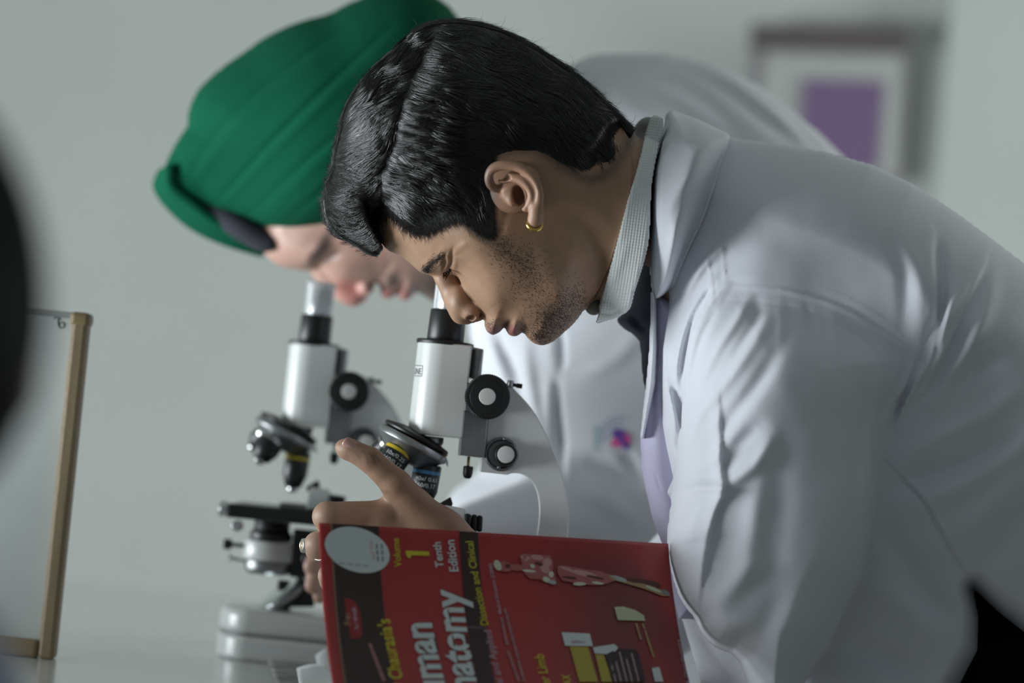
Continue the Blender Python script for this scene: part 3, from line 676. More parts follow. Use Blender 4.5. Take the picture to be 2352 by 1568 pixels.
TRUNK = [
 # gathers by the lapel and armhole
 ([(1665,560),(1625,600),(1590,650),(1560,720)], 12, 9), ([(1625,500),(1640,530),(1672,575),(1640,610)], -3, 8),
 ([(1650,620),(1600,700),(1560,800),(1545,900),(1560,1000)], 16, 13), ([(1672,655),(1620,730),(1590,800),(1577,880)], 14, 10), ([(1640,650),(1595,720),(1572,800),(1560,900)], -12, 7),
 ([(1545,700),(1530,780),(1528,860),(1545,930),(1560,990)], 14, 9, 's'), ([(1560,760),(1545,830),(1550,900),(1562,960),(1558,1040)], -16, 8),
 ([(1612,560),(1625,600),(1638,660),(1640,700)], 3, 3), ([(1655,545),(1662,600),(1668,650)], 3, 3),
 ([(1530,960),(1545,1020),(1562,1085),(1552,1120)], 12, 9), ([(1522,1130),(1535,1133),(1556,1122),(1568,1115)], 14, 5),
 # back of the armhole: deep drapes running down to the armpit
 ([(2143,530),(2141,600),(2148,680),(2148,760),(2128,840),(2060,960),(2020,1060)], 13, 15, 's'),
 ([(2155,560),(2165,640),(2160,720),(2145,780)], -24, 13), ([(2262,600),(2225,680),(2190,760),(2160,820),(2120,900)], 26, 15, 's'),
 ([(2285,610),(2270,700),(2230,790),(2190,860),(2150,920)], 16, 20), ([(2240,640),(2205,720),(2175,790)], -18, 12), ([(2190,680),(2170,740),(2160,790)], 14, 10),
 ([(2080,560),(2110,640),(2110,720),(2100,790)], 10, 22), ([(2040,540),(2075,620),(2080,700),(2075,770)], -6, 16), ([(2140,740),(2118,830),(2075,920),(2040,1010)], -16, 12),
 ([(2118,840),(2090,900),(2055,980)], 14, 8), ([(2105,870),(2075,920),(2048,985)], -14, 6),
 # flank folds
 ([(2060,1060),(2150,1010),(2250,960),(2340,900)], 11, 26), ([(2050,1120),(2140,1090),(2230,1060),(2330,1000)], -10, 22), ([(2080,1170),(2200,1120),(2300,1060),(2400,980)], 12, 30),
 ([(2180,1250),(2270,1170),(2350,1080)], 11, 34), ([(2240,1330),(2300,1250),(2380,1150)], -9, 30), ([(2120,900),(2220,860),(2330,800)], -8, 30),
 ([(2036,1060),(2080,1110),(2123,1157),(2180,1260),(2235,1349)], -6, 4), ([(2045,1058),(2088,1106),(2131,1152),(2188,1256),(2240,1340)], 3.5, 5),
 ([(2010,1200),(2080,1290),(2140,1380),(2200,1420)], -12, 30), ([(1990,1340),(2080,1400),(2160,1480)], 12, 34), ([(1940,1480),(2040,1510),(2150,1560)], -16, 30), ([(1900,1540),(2000,1590),(2080,1640)], 10, 30),
 ([(2236,1358),(2262,1382),(2300,1417),(2350,1456)], 4, 6),
 # shoulder yoke, top seam
 ([(1690,325),(1790,338),(1900,357),(2000,386),(2100,434),(2200,503),(2300,577)], 4, 5),
 ([(1700,345),(1800,400),(1900,440)], 6, 50), ([(1750,500),(1900,480),(2050,500)], 6, 60)]
TT = strokes(X, Y, TT, [(s[0], s[1]*1.45)+tuple(s[2:]) for s in TRUNK])
wr = blur2(RNG.normal(size=X.shape), 60); wr /= wr.std(); TT = TT + 1.0*wr*smooth01(-sdT/60)
T_near = np.where(sdT < 0, TT, -np.abs(sdT))
cv.height(T_near)
# sleeve
sdS = poly_sdf(X, Y, closed(SP, 3))
WS = rbf(X, Y, [(1774,650,22),(1700,650,15),(1880,680,50),(1960,710,65),(2060,780,90),(1774,720,110),(1650,760,120),(1800,820,225),(1950,850,190),(1700,900,230),(1900,1000,230),(1800,1200,265),(1650,1300,240),(1800,1500,250),(1570,1150,190),(2000,1000,180),(1590,950,170)], 60)
RS = rbf(X, Y, [(1774,640,240),(1669,640,160),(2000,720,200),(2090,850,150),(2020,1050,120),(1983,1308,150),(1850,1568,180),(1650,1480,60),(1560,1370,70),(1535,1250,60),(1550,1100,90),(1570,900,150),(1600,750,170)], 50)
TS = inflate(sdS, WS, RS)
SLEEVE = [
 ([(1669,650),(1774,656),(1860,675),(1947,707),(2034,763),(2077,797),(2108,826)], -5, 4), ([(1669,660),(1774,668),(1860,688),(1944,720),(2030,776),(2072,808)], 3, 7),
 ([(1664,690),(1774,700),(1855,718),(1935,752),(2000,800),(2028,860)], -3, 4),
 ([(1850,700),(1862,740),(1862,800)], -5, 9), ([(1790,690),(1795,740),(1790,800)], 4, 12), ([(1905,715),(1918,760),(1925,830)], 4, 12), ([(1740,690),(1735,740),(1700,800),(1650,880)], -9, 13), ([(1720,690),(1690,740),(1650,800),(1600,900)], 9, 12),
 ([(1770,720),(1720,800),(1660,880),(1600,960),(1575,1040)], 14, 20), ([(1800,780),(1740,880),(1680,960),(1620,1040)], -10, 18), ([(1640,720),(1610,780),(1590,860),(1580,940)], -9, 9),
 ([(1740,980),(1700,1020),(1660,1070),(1600,1110)], -10, 18), ([(1780,1000),(1740,1060),(1680,1110),(1650,1130)], 12, 18),
 ([(1653,930),(1654,1000),(1655,1060),(1660,1130),(1640,1180),(1626,1240),(1614,1310),(1602,1400)], 14, 9, 's'),
 ([(1560,1130),(1600,1120),(1640,1120),(1656,1132)], 9, 12), ([(1556,1240),(1590,1232),(1622,1228)], 6, 12), ([(1600,1150),(1570,1200),(1560,1230)], -8, 14),
 ([(1760,1040),(1740,1160),(1720,1260),(1690,1340)], 8, 30), ([(1800,1000),(1790,1150),(1770,1300),(1740,1440)], -6, 36), ([(1640,1400),(1700,1330),(1750,1280)], 8, 24), ([(1690,1500),(1760,1440),(1800,1340)], -8, 30),
 ([(2000,820),(2010,900),(2000,1000),(1995,1100),(1985,1200),(1960,1300)], 7, 14), ([(1960,840),(1975,940),(1968,1060),(1955,1200)], -7, 16), ([(2075,835),(2052,900),(2030,960)], -9, 8),
 ([(1604,1430),(1612,1452),(1632,1478)], 8, 8), ([(1840,1560),(1880,1480),(1930,1400)], -8, 30)]
TS = strokes(X, Y, TS, [(s[0], s[1]*1.5)+tuple(s[2:]) for s in SLEEVE])
wr2 = blur2(RNG.normal(size=X.shape), 40); wr2 /= wr2.std(); TS = TS + .9*wr2*smooth01(-sdS/50)
TS = np.where(sdS < 0, TS, -np.abs(sdS))
cv.height(TS, zc=-385, k=40)
# far sleeve, hanging on the other side
cv.cap((1830,760,420), (1760,1180,520), 190, 150, 60); cv.cap((1760,1180,520), (1420,1480,430), 150, 110, 40)
V, Q = cv.mesh(); D_COAT = 2.03
coat_a = vol_obj('lab_coat', V, Q, D_COAT, MT['coat'], person_a, label='white cotton lab coat with pale lilac facing')
# lapel
lv = Vol((1480,235,-520), (1700,705,420), (2.6,2.6,6)); lX, lY = lv.grid2()
LP = closed([(1526,283),(1530,262),(1540,254),(1560,259),(1609,277),(1650,297),(1674,309),(1675,328),(1661,368),(1643,428),(1617,506),(1591,560),(1565,618),(1552,650),(1532,673),(1507,688),(1500,668),(1496,640),(1494,567),(1497,419),(1512,346)], 3)
sdL = poly_sdf(lX, lY, LP); Tt = sample(cv, T_near, lX, lY)
TL = inflate(sdL, rbf(lX, lY, [(1540,300,300),(1600,400,440),(1520,500,420),(1560,600,420),(1640,330,380),(1500,620,330)], 50), 16+60*smooth01((lX-1520)/70)+70*smooth01((330-lY)/70))
TL = np.where(sdL < 0, np.maximum(TL*.0+np.minimum(TL, 470), Tt+16*smooth01(-sdL/7)), -np.abs(sdL))
TL = strokes(lX, lY, TL, [([(1607,395),(1600,440),(1560,520),(1525,610)], 7, 14), ([(1590,400),(1570,450),(1540,510)], -3, 16), ([(1640,400),(1610,480),(1570,560),(1540,620)], 6, 12), ([(1497,430),(1496,520),(1499,640)], 5, 6), ([(1670,325),(1656,372),(1638,430),(1611,506),(1586,560),(1560,618)], 4, 4)])
TLb = blur2(TL, 10); wl = smooth01((-sdL-6)/14); TL = np.where(sdL < 0, TL*(1-wl)+TLb*wl, TL); lv.height(TL); V, Q = lv.mesh(); vol_obj('lapel', V, Q, D_COAT, MT['coat'], coat_a)
# inner facing seen along the opening
fv2 = Vol((1455,660,-260), (1720,1480,200), (3,3,6)); X, Y = fv2.grid2()
FP = [(1500,670),(1496,700),(1494,800),(1484,890),(1479,930),(1471,1001),(1475,1079),(1484,1125),(1500,1193),(1521,1248),(1560,1420),(1690,1420),(1690,700),(1560,680)]
sdF = poly_sdf(X, Y, FP); TF = inflate(sdF, np.full(X.shape, 95.), np.full(X.shape, 46.))
TF = strokes(X, Y, TF, [([(1487,900),(1484,960),(1478,1000)], 8, 6), ([(1502,860),(1500,960),(1490,1020)], -10, 8), ([(1504,1085),(1512,1110),(1520,1132)], -3, 2.5), ([(1500,1170),(1515,1230),(1530,1290)], 5, 8)])
TF = np.where(sdF < 0, TF, -np.abs(sdF)); fv2.height(TF, zc=-60); V, Q = fv2.mesh(); vol_obj('coat_facing', V, Q, D_COAT, MT['lav'], coat_a, label='pale lilac inner facing of the coat opening')
ev = Vol((1455,670,-260), (1560,1040,60), (2.6,2.6,5)); X, Y = ev.grid2()
sdE = poly_sdf(X, Y, [(1494,660),(1507,664),(1510,800),(1507,880),(1492,950),(1478,1008),(1472,1004),(1479,930),(1484,890),(1492,800),(1495,720)]); TE = inflate(sdE, np.full(X.shape, 60.), np.full(X.shape, 12.))
ev.height(np.where(sdE < 0, TE, -np.abs(sdE)), zc=-118); V, Q = ev.mesh(); vol_obj('front_edge', V, Q, D_COAT, MT['coat'], coat_a)
# ribbed polo collar round the neck
pv = Vol((1335,245,-260), (1580,760,260), (2.4,2.4,4.6)); X, Y = pv.grid2()
PP = closed([(1497,269),(1510,266),(1526,274),(1524,300),(1512,345),(1498,424),(1492,541),(1479,602),(1457,671),(1446,708),(1420,727),(1392,736),(1370,741),(1376,722),(1379,693),(1396,632),(1418,550),(1440,463),(1461,393),(1483,307)], 3)
sdP = poly_sdf(X, Y, PP)
ax_ = np.array([270, 135.])/302; dn = np.abs((X-1230)*ax_[1]-(Y-400)*ax_[0]); rn = 168+16*np.clip(((X-1230)*ax_[0]+(Y-400)*ax_[1])/302, 0, 1.2)+17
Tn = np.sqrt(np.clip(rn**2-np.minimum(dn, rn-5)**2, 0, None)); edge = 9*np.sqrt(np.clip(1-(1-np.clip(-sdP/9, 0, 1))**2, 0, 1))
TPc = np.where(sdP < 0, np.maximum(Tn, 60*smooth01((Y-640)/60))+edge, -np.abs(sdP))
TPc = strokes(X, Y, TPc, [([(1381,716),(1400,722),(1425,714),(1446,703)], -7, 4), ([(1388,700),(1410,640),(1440,560)], 4, 10)])
pv.height(TPc); V, Q = pv.mesh(); polo = None
pol = vol_obj('polo_collar', V, Q, D_A, MT['polo'], person_a, label='white textured knit polo collar')
# the far half of the collar standing off the neck
qv = Vol((1330,250,40), (1520,745,330), (3,3,5)); 
qv2 = Vol((1330,250,40), (1520,745,330), (3,3,5)); qv.tube([(1490,285,140),(1478,300,195),(1470,330,215)], [16,18,16], 12); qv2.tube([(1366,702,60),(1364,700,110),(1372,660,170)], [15,17,16], 12)
V, Q = qv2.mesh(); V3, Q3 = V, Q; V, Q = qv.mesh(); MT['polo_in'] = mat('collar_inside', (.30, .31, .30), .9, spec=.2); vol_obj('far_collar', V, Q, D_A, MT['polo_in'], pol, label='grey inside of the far collar')
vol_obj('far_collar_point', V3, Q3, D_A, MT['polo_in'], pol, label='grey inside of the far collar')
# dark jersey under the coat
bv = Vol((1400,440,-330), (1760,1300,330), (4,4,7)); X, Y = bv.grid2()
BP = closed([(1500,460),(1478,560),(1462,640),(1446,704),(1424,724),(1418,738),(1438,758),(1452,766),(1468,784),(1473,820),(1477,870),(1485,905),(1500,1000),(1520,1150),(1600,1280),(1740,1200),(1740,600),(1620,480)], 3)
sdB = poly_sdf(X, Y, BP); TB = inflate(sdB, rbf(X, Y, [(1440,735,55),(1500,600,70),(1480,850,60),(1650,900,70)], 60), np.full(X.shape, 60.))
TB = strokes(X, Y, TB, [([(1430,735),(1450,750),(1475,770)], 8, 8), ([(1450,720),(1470,745),(1490,760)], -7, 8), ([(1482,780),(1484,830),(1488,880)], 6, 6)])
TB = np.where(sdB < 0, TB, -np.abs(sdB)); bv.height(TB); V, Q = bv.mesh(); vol_obj('jersey', V, Q, 2.045, MT['black'], person_a, label='black knitted jersey under the coat')
# coat front below the frame, trousers and shoes down to the floor
def loft(name, rings, m, parent, n=28, label=None):
    """rings: (centre, rx, ry) horizontal ellipses in world space"""
    V_ = []; Fc = []
    for (c, rx, ry) in rings:
        for i in range(n): a = 2*math.pi*i/n; V_.append((c[0]+rx*math.cos(a), c[1]+ry*math.sin(a), c[2]))
    for k in range(len(rings)-1):
        for i in range(n): Fc.append((k*n+i, k*n+(i+1) % n, (k+1)*n+(i+1) % n, (k+1)*n+i))
    Fc.append(tuple(range(n-1, -1, -1))); Fc.append(tuple((len(rings)-1)*n+i for i in range(n)))
    return mesh_obj(name, V_, Fc, m, parent, True, label=label)
def legs(person, hip, sep, lean=0.02):
    x, y, z = hip
    rings = [((x-.01, y, z-.12), .12, .135), ((x, y, z-.04), .13, .135), ((x, y, z+.05), .13, .115), ((x, y, z+.09), .11, .09)]
    tr = loft('trousers', rings, MT['trouser'], person); tr.modifiers.new('s', 'SUBSURF').render_levels = 2
    for s in (-1, 1):
        yy = y+s*sep
        loft('trouser_leg', [((x+lean+.02, yy, .07), .065, .062), ((x+lean+.02, yy, .25), .07, .065), ((x+lean, yy, .48), .078, .075), ((x, yy, .70), .095, .09), ((x-.005, yy, z-.02), .115, .10)], MT['trouser'], tr)
        sh = loft('shoe', [((x-.035, yy, .0), .135, .046), ((x-.035, yy, .025), .138, .048), ((x-.02, yy, .055), .115, .044), ((x+.02, yy, .085), .06, .04), ((x+.022, yy, .11), .05, .042)], MT['shoe'], person)
hipA = P(2430, 1510, 2.03); legs(person_a, (hipA[0]+.005, 2.10, hipA[2]-.015), .095)
# ================================================================== second person: green turban, behind
D_B = 2.40
person_b = empty('person', (1.05, 2.62, 0.0), 'man in a green turban and white lab coat, bent over the farther microscope', 'person')
hb = Vol((540,330,-230), (1500,860,230), 6); X, Y = hb.grid2()
FB = closed([(590,540),(600,566),(614,588),(640,608),(680,618),(716,618),(732,612),(760,640),(790,655),(850,655),(868,652),(876,664),(890,672),(905,676),(915,668),(930,676),(945,676),(965,672),(1010,700),(1060,690),(1100,640),(1160,560),(1200,480),(1150,400),(800,380),(620,440)], 3)
sdf_ = poly_sdf(X, Y, FB)
Tb = inflate(sdf_, rbf(X, Y, [(640,560,90),(700,580,110),(760,590,110),(820,610,110),(880,640,80),(950,650,90),(900,540,170),(1000,560,180),(1050,640,120)], 60), rbf(X, Y, [(640,600,60),(720,615,40),(800,650,60),(900,670,50),(1010,690,70),(1100,600,110)], 40))
Tb = strokes(X, Y, Tb, [([(700,600),(730,575),(760,560)], 10, 14), ([(735,605),(755,590),(780,580)], -12, 9), ([(868,650),(885,625),(900,600)], -7, 8), ([(915,665),(925,650),(935,640)], -9, 6)])
hb.height(np.where(sdf_ < 0, Tb, -np.abs(sdf_)))
hb.tube([(727,610,0),(755,640,0),(790,668,0),(812,680,0)], [17,17,20,20], 14); hb.ell((820,674,0), (26,24,28), 12); hb.ell((842,660,-30), (18,18,18), 10); hb.ell((842,660,30), (18,18,18), 10)
hb.ell((890,672,0), (16,15,34), 8); hb.ell((930,676,0), (17,14,34), 8)
hb.cap((1100,500,20), (1330,500,60), 120, 95, 40)
pb = [hb.mesh()]
bb = Vol((1150,200,-560), (2350,1800,560), 24)
bb.cap((1330,500,90), (1600,600,220), 80, 120, 40); bb.cap((1620,500,250), (1900,1000,250), 150, 170, 60); bb.cap((1480,620,140), (1480,1050,160), 80, 70, 40); bb.cap((1480,1050,160), (1180,1200,160), 60, 40, 30)
pb.append(bb.mesh())
# his hand on the focusing parts of the farther microscope
hh = Vol((660,1160,-640), (1260,1480,60), 5); HO_ = -530
hh.ell((860,1280,HO_+30), (90,70,34), 20); hh.cap((880,1285,HO_+30), (1000,1290,HO_+70), 42, 40, 20); hh.cap((1000,1290,HO_+70), (1150,1310,-330), 40, 38, 20); hh.cap((1150,1310,-330), (1200,1300,-60), 38, 38, 20)
for (a, b, c, r) in (((840,1240,20), (735,1270,0), (716,1300,-10), 24), ((840,1280,20), (728,1318,0), (718,1344,-12), 23), ((845,1315,25), (740,1350,5), (734,1370,-8), 20), ((850,1340,35), (765,1378,20), (756,1392,8), 17)):
    a, b, c = [(q[0], q[1], q[2]+HO_) for q in (a, b, c)]; hh.cap(a, b, r+2, r, 12); hh.cap(b, c, r, r-4, 6)
hh.cap((880,1240,HO_+40), (780,1225,HO_+60), 28, 22, 14)
pb.append(hh.mesh())
V, Q = join_vq(pb)
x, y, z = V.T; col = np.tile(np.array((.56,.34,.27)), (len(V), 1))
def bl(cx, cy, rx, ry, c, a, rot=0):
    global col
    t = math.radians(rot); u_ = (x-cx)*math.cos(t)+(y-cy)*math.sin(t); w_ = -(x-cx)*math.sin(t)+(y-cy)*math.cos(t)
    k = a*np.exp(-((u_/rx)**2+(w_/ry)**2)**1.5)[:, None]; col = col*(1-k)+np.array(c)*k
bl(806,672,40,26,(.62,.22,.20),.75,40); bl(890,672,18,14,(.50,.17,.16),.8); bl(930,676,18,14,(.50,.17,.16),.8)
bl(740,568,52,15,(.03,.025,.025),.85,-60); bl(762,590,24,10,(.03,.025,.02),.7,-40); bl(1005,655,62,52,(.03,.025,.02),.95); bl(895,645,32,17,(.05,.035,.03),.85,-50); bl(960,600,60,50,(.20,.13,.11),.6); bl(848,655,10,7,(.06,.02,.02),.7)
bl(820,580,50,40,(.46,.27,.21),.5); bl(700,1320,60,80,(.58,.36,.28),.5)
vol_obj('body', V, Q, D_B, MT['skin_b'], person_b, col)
# turban
tv = Vol((335,-60,-340), (1120,620,340), (5,5,7)); X, Y = tv.grid2()
TBP = closed([(372,408),(388,360),(415,312),(430,290),(436,248),(459,202),(510,156),(556,124),(615,83),(684,52),(753,33),(800,9),(860,-14),(930,-26),(990,-12),(1030,14),(1058,52),(1090,110),(1105,240),(1090,400),(1040,470),(950,505),(880,515),(800,522),(753,528),(680,534),(625,530),(560,508),(515,496),(482,490),(425,458),(385,432)], 3)
sdt = poly_sdf(X, Y, TBP)
Tu = inflate(sdt, rbf(X, Y, [(420,380,80),(520,300,170),(700,300,270),(900,260,290),(1050,200,260),(700,450,230),(900,450,240),(560,470,120),(450,420,70)], 80), rbf(X, Y, [(372,408,70),(430,290,130),(600,90,300),(900,-20,330),(1080,200,260),(800,520,75),(620,525,65),(500,475,60)], 60))
for (pts, a, w_) in (([(487,478),(540,420),(620,330),(760,190),(900,60)], -7, 7), ([(500,474),(560,418),(640,335),(780,200),(930,60)], 5, 12), ([(560,505),(640,430),(740,340),(880,230)], -5, 8), ([(640,520),(740,440),(850,350),(960,240)], -5, 9), ([(440,400),(480,330),(560,240),(700,130),(830,40)], -6, 9), ([(455,405),(500,340),(580,255),(720,150)], 4, 12), ([(700,524),(800,470),(900,410)], -4, 9), ([(420,330),(470,240),(560,160),(680,80)], 5, 14), ([(600,500),(700,400),(820,290),(960,150)], 4, 16), ([(405,350),(412,400),(430,425)], -8, 8), ([(620,522),(700,520),(820,512)], 5, 9)):
    Tu = strokes(X, Y, Tu, [(pts, a, w_)])
tv.height(np.where(sdt < 0, Tu, -np.abs(sdt)))
V, Q = tv.mesh(); turban = vol_obj('turban', V, Q, D_B, MT['turban'], person_b, label='bottle green wrapped turban')
# the crossing wrap: overlapping strips from the front point down over the far temple
sv = Vol((335,370,-150), (660,620,150), (3,3,5))
for i, (o, zz) in enumerate(((0,20),(9,2),(18,-16),(27,-34),(35,-50))):
    sv.tube([(372+o*.5,400-o*.3,zz-4),(366+o*.8,432-o*.1,zz),(400+o,478-o*.4,zz),(450+o,520-o*.5,zz),(520+o,554-o*.55,zz+6),(600+o*.6,584-o*.7,zz+26)], [13,14,14,13,12,7], 2.0)
V, Q = sv.mesh(); vol_obj('turban_wrap', V, Q, D_B, MT['turban'], turban)
uv_ = Vol((440,440,-140), (680,620,140), 4)
uv_.tube([(470,474,-20),(540,515,-50),(600,552,-60),(622,560,-70)], [20,26,24,14], 6); uv_.tube([(480,478,30),(540,515,50),(600,556,40)], [18,24,18], 6)
V, Q = uv_.mesh(); vol_obj('under_turban', V, Q, D_B, MT['band'], person_b, label='dark cloth band under the turban')
# coat
cb = Vol((950,90,-620), (2350,1700,620), (8,8,12)); X, Y = cb.grid2()
CP = closed([(1085,700),(1078,740),(1095,830),(1125,920),(1130,1000),(1105,1075),(1070,1106),(1034,1140),(1010,1200),(985,1290),(1010,1370),(1150,1450),(1350,1480),(1520,1500),(1600,1650),(2000,1650),(2200,1400),(2250,1000),(2150,650),(2040,470),(1930,356),(1860,288),(1785,226),(1700,174),(1600,139),(1500,124),(1400,124),(1330,140),(1280,200),(1260,400),(1200,560),(1120,640)], 3)
sdc = poly_sdf(X, Y, CP)
Tc = inflate(sdc, rbf(X, Y, [(1120,800,150),(1250,900,260),(1400,500,330),(1700,500,380),(1900,900,380),(1500,1000,340),(1100,1200,180),(1300,1250,300),(1450,200,300)], 90), rbf(X, Y, [(1080,750,70),(1120,950,90),(1040,1150,60),(1400,124,190),(1900,330,230),(1270,400,80),(1100,1400,100)], 60))
Tc = strokes(X, Y, Tc, [([(1140,760),(1170,830),(1200,900),(1225,1000)], -26, 14), ([(1115,760),(1150,850),(1175,930)], 18, 14), ([(1205,780),(1215,900),(1240,1000),(1250,1080)], 22, 16),
 ([(1287,760),(1288,800),(1290,850)], -30, 8), ([(1278,880),(1280,950),(1290,1040),(1300,1120)], -26, 9), ([(1262,860),(1262,950),(1270,1040)], 12, 12), ([(1300,852),(1330,845),(1370,840)], -8, 5),
 ([(1340,1060),(1400,1080),(1460,1110)], -26, 20), ([(1300,1130),(1380,1140),(1460,1200)], 22, 24), ([(1100,1130),(1180,1150),(1260,1210)], 16, 22), ([(1130,1190),(1200,1210),(1260,1240)], -14, 20), ([(1430,1040),(1460,1080),(1480,1120)], -20, 14),
 ([(1560,150),(1660,200),(1760,280),(1840,340)], -24, 17), ([(1600,150),(1720,205),(1810,280),(1880,340)], 22, 16), ([(1440,180),(1560,230),(1680,310)], -12, 20), ([(1400,200),(1460,260),(1540,300)], 10, 24), ([(1700,185),(1790,250),(1850,310),(1890,360)], -22, 11), ([(1330,870),(1420,820),(1470,760)], 8, 20)])
cb.height(np.where(sdc < 0, Tc, -np.abs(sdc)))
cb.cap((1330,1170,-230), (1085,1222,-440), 115, 66, 60)
TCB = np.where(sdc < 0, Tc, -np.abs(sdc))
V, Q = cb.mesh(); D_CB = 2.50; coat_b = vol_obj('lab_coat', V, Q, D_CB, MT['coat_b'], person_b, label='white lab coat with a small round pink and violet chest emblem')
# emblem embroidered on the chest (flat thread work lying on the cloth)
def on_coat(pts, lift=2.0):
    p = np.array(pts, float); z_ = -(sample(cb, TCB, p[:, 0], p[:, 1])+lift); return P(p[:, 0], p[:, 1], D_CB*(1+z_/F))
MT['pinkth'] = mat('pink_thread', (.80, .12, .38), .8); MT['violth'] = mat('violet_thread', (.16, .07, .42), .8); MT['blueth'] = mat('blue_thread', (.35, .42, .62), .8); MT['greenth'] = mat('teal_thread', (.22, .48, .46), .8)
def patch(name, poly, m, lift, par=coat_b):
    poly = np.array(poly, float); c = poly.mean(0); n = len(poly); rings = [c+(poly-c)*s for s in (.34, .67, 1)]
    V_ = on_coat(np.vstack([[c]]+rings), lift); Fc = [(0, 1+i, 1+(i+1) % n) for i in range(n)]
    for k in range(2): Fc += [(1+k*n+i, 1+(k+1)*n+i, 1+(k+1)*n+(i+1) % n, 1+k*n+(i+1) % n) for i in range(n)]
    return mesh_obj(name, V_, Fc, m, par, False)
def ribbon2(name, pts, wd, m, lift, par=coat_b):
    p = catmull(pts, 5); t = np.gradient(p, axis=0); t /= np.linalg.norm(t, axis=1, keepdims=True); nn = np.column_stack([-t[:, 1], t[:, 0]])*wd/2; n = len(p)
    V_ = on_coat(np.vstack([p-nn, p+nn]), lift); return mesh_obj(name, V_, [(i, i+1, n+i+1, n+i) for i in range(n-1)], m, par, False)
patch('emblem_star', [(1400,1022),(1410,1006),(1420,990),(1434,998),(1446,996),(1450,1010),(1444,1026),(1434,1022),(1420,1028)], MT['pinkth'], 3)
patch('emblem_star', [(1404,1000),(1412,984),(1426,986),(1440,992),(1430,1004),(1442,1018),(1446,1034),(1436,1032),(1426,1016),(1414,1004)], MT['violth'], 4)
for r_ in (30, 40, 50):
    ribbon2('emblem_arc', [(1424+r_*math.cos(math.radians(a)), 1006+r_*math.sin(math.radians(a))) for a in range(165, 290, 20)], 2.6, MT['blueth'], 3)
for i in range(6):
    yy = 978+i*10; patch('emblem_letter', [(1362,yy),(1374,yy-1),(1374,yy+5),(1368,yy+2),(1362,yy+6)], MT['greenth'], 3)
hipB = P(2100, 1500, 2.55); legs(person_b, (hipB[0], 2.56, 0.80), .095)
# ================================================================== third person, very close at the left edge
D_C = 0.90
person_c = empty('person', (-0.30, 0.98, 0.0), 'blurred dark-haired person in a grey-blue shirt at the left edge', 'person')
pc = Vol((-1400,-150,-760), (250,2600,900), 14)
pc.ell((-470,680,20), (500,610,520), 60); pc.ell((-470,950,180), (380,400,420), 80); pc.cap((-480,1150,0), (-520,1560,0), 330, 360, 80)
pc.ell((-470,820,600), (90,150,110), 60); pc.ell((-470,1010,560), (170,60,60), 40); pc.ell((-470,1180,500), (160,110,90), 60)
for sx_ in (-1, 1): pc.ell((-470+sx_*520,820,30), (50,150,110), 20); pc.ell((-470+sx_*180,720,560), (90,45,30), 20, 's')
V, Q = pc.mesh(); vol_obj('body', V, Q, D_C, MT['skin_b'], person_c, np.tile(np.array((.25,.15,.10)), (len(V), 1)))
pc = Vol((-1350,-150,-760), (180,1500,760), 11); pc.ell((-455,690,0), (556,640,560), 60)
pc.ell((-455,1000,420), (620,520,420), 60, 's'); pc.ell((-455,1360,0), (600,240,700), 60, 's')
V, Q = pc.mesh(); hair_c = vol_obj('hair', V, Q, D_C, MT['hairbase'], person_c)
n = 5200; ph = RNG.uniform(0, 2*math.pi, n); t0 = np.arccos(RNG.uniform(-.35, .98, n)); K = 7; path = np.zeros((n, K, 3))
for k in range(K):
    t = t0+.06*k; a = ph+.02*k*np.sin(ph*5); rr = 1.004+.010*math.sin(k*.5)
    path[:, k] = np.column_stack([-455+556*rr*np.sin(t)*np.cos(a), 690-640*rr*np.cos(t), 560*rr*np.sin(t)*np.sin(a)])
ok = (path[:, -1, 2] < 120) | (path[:, -1, 1] < 500); path = path[ok]; n = len(path)
V_, Q_ = hair_tubes(P(path[..., 0], path[..., 1], D_C*(1+path[..., 2]/F)), np.full(n, .0003)); o = mesh_obj('hair_strands', V_, Q_, MT['hair'], hair_c); o['kind'] = 'stuff'
def wloft(name, rings, m, par): return loft(name, rings, m, par)
cxw = P(-900, 1500, D_C)
loft('shirt', [((cxw[0]-.05, .98, .62), .17, .15), ((cxw[0]-.05, .98, .80), .165, .16), ((cxw[0]-.05, .97, .86), .17, .19), ((cxw[0]-.04, .96, .895), .14, .17), ((cxw[0]-.02, .95, .915), .08, .08)], MT['shirtblue'], person_c)
sv_ = Vol((-900,1240,-500), (60,2000,500), 14); sv_.cap((-700,1500,0), (-240,1560,0), 240, 250, 60); sv_.cap((-240,1560,0), (-230,1900,0), 250, 220, 60)
V, Q = sv_.mesh(); vol_obj('shirt_sleeve', V, Q, D_C, MT['shirtblue'], person_c)
legs(person_c, (cxw[0]-.05, .98, .60), .09)
# ================================================================== room
def boxes(name, lst, m, parent=None, bevel=0, kind=None, label=None, origin=None):
    bm = bmesh.new()
    org = Vector(origin) if origin is not None else Vector((0, 0, 0))
    if parent is not None:
        p = parent
        while p is not None: org = org+p.location; p = p.parent
    for (x0, y0, z0, x1, y1, z1) in lst:
        r_ = bmesh.ops.create_cube(bm, size=1); vs = r_['verts']
        for v_ in vs: v_.co = Vector(((x0+x1)/2+v_.co.x*(x1-x0), (y0+y1)/2+v_.co.y*(y1-y0), (z0+z1)/2+v_.co.z*(z1-z0)))-org
    me = bpy.data.meshes.new(name); bm.to_mesh(me); bm.free(); me.materials.append(m); o = bpy.data.objects.new(name, me); C.objects.link(o)
    if parent is not None: o.parent = parent
    elif origin is not None: o.location = org
    if bevel:
        b = o.modifiers.new('bevel', 'BEVEL'); b.width = bevel; b.segments = 2; b.limit_method = 'ANGLE'
        me.polygons.foreach_set('use_smooth', [False]*len(me.polygons))
    if kind: o['kind'] = kind
    if label: o['label'] = label
    return o
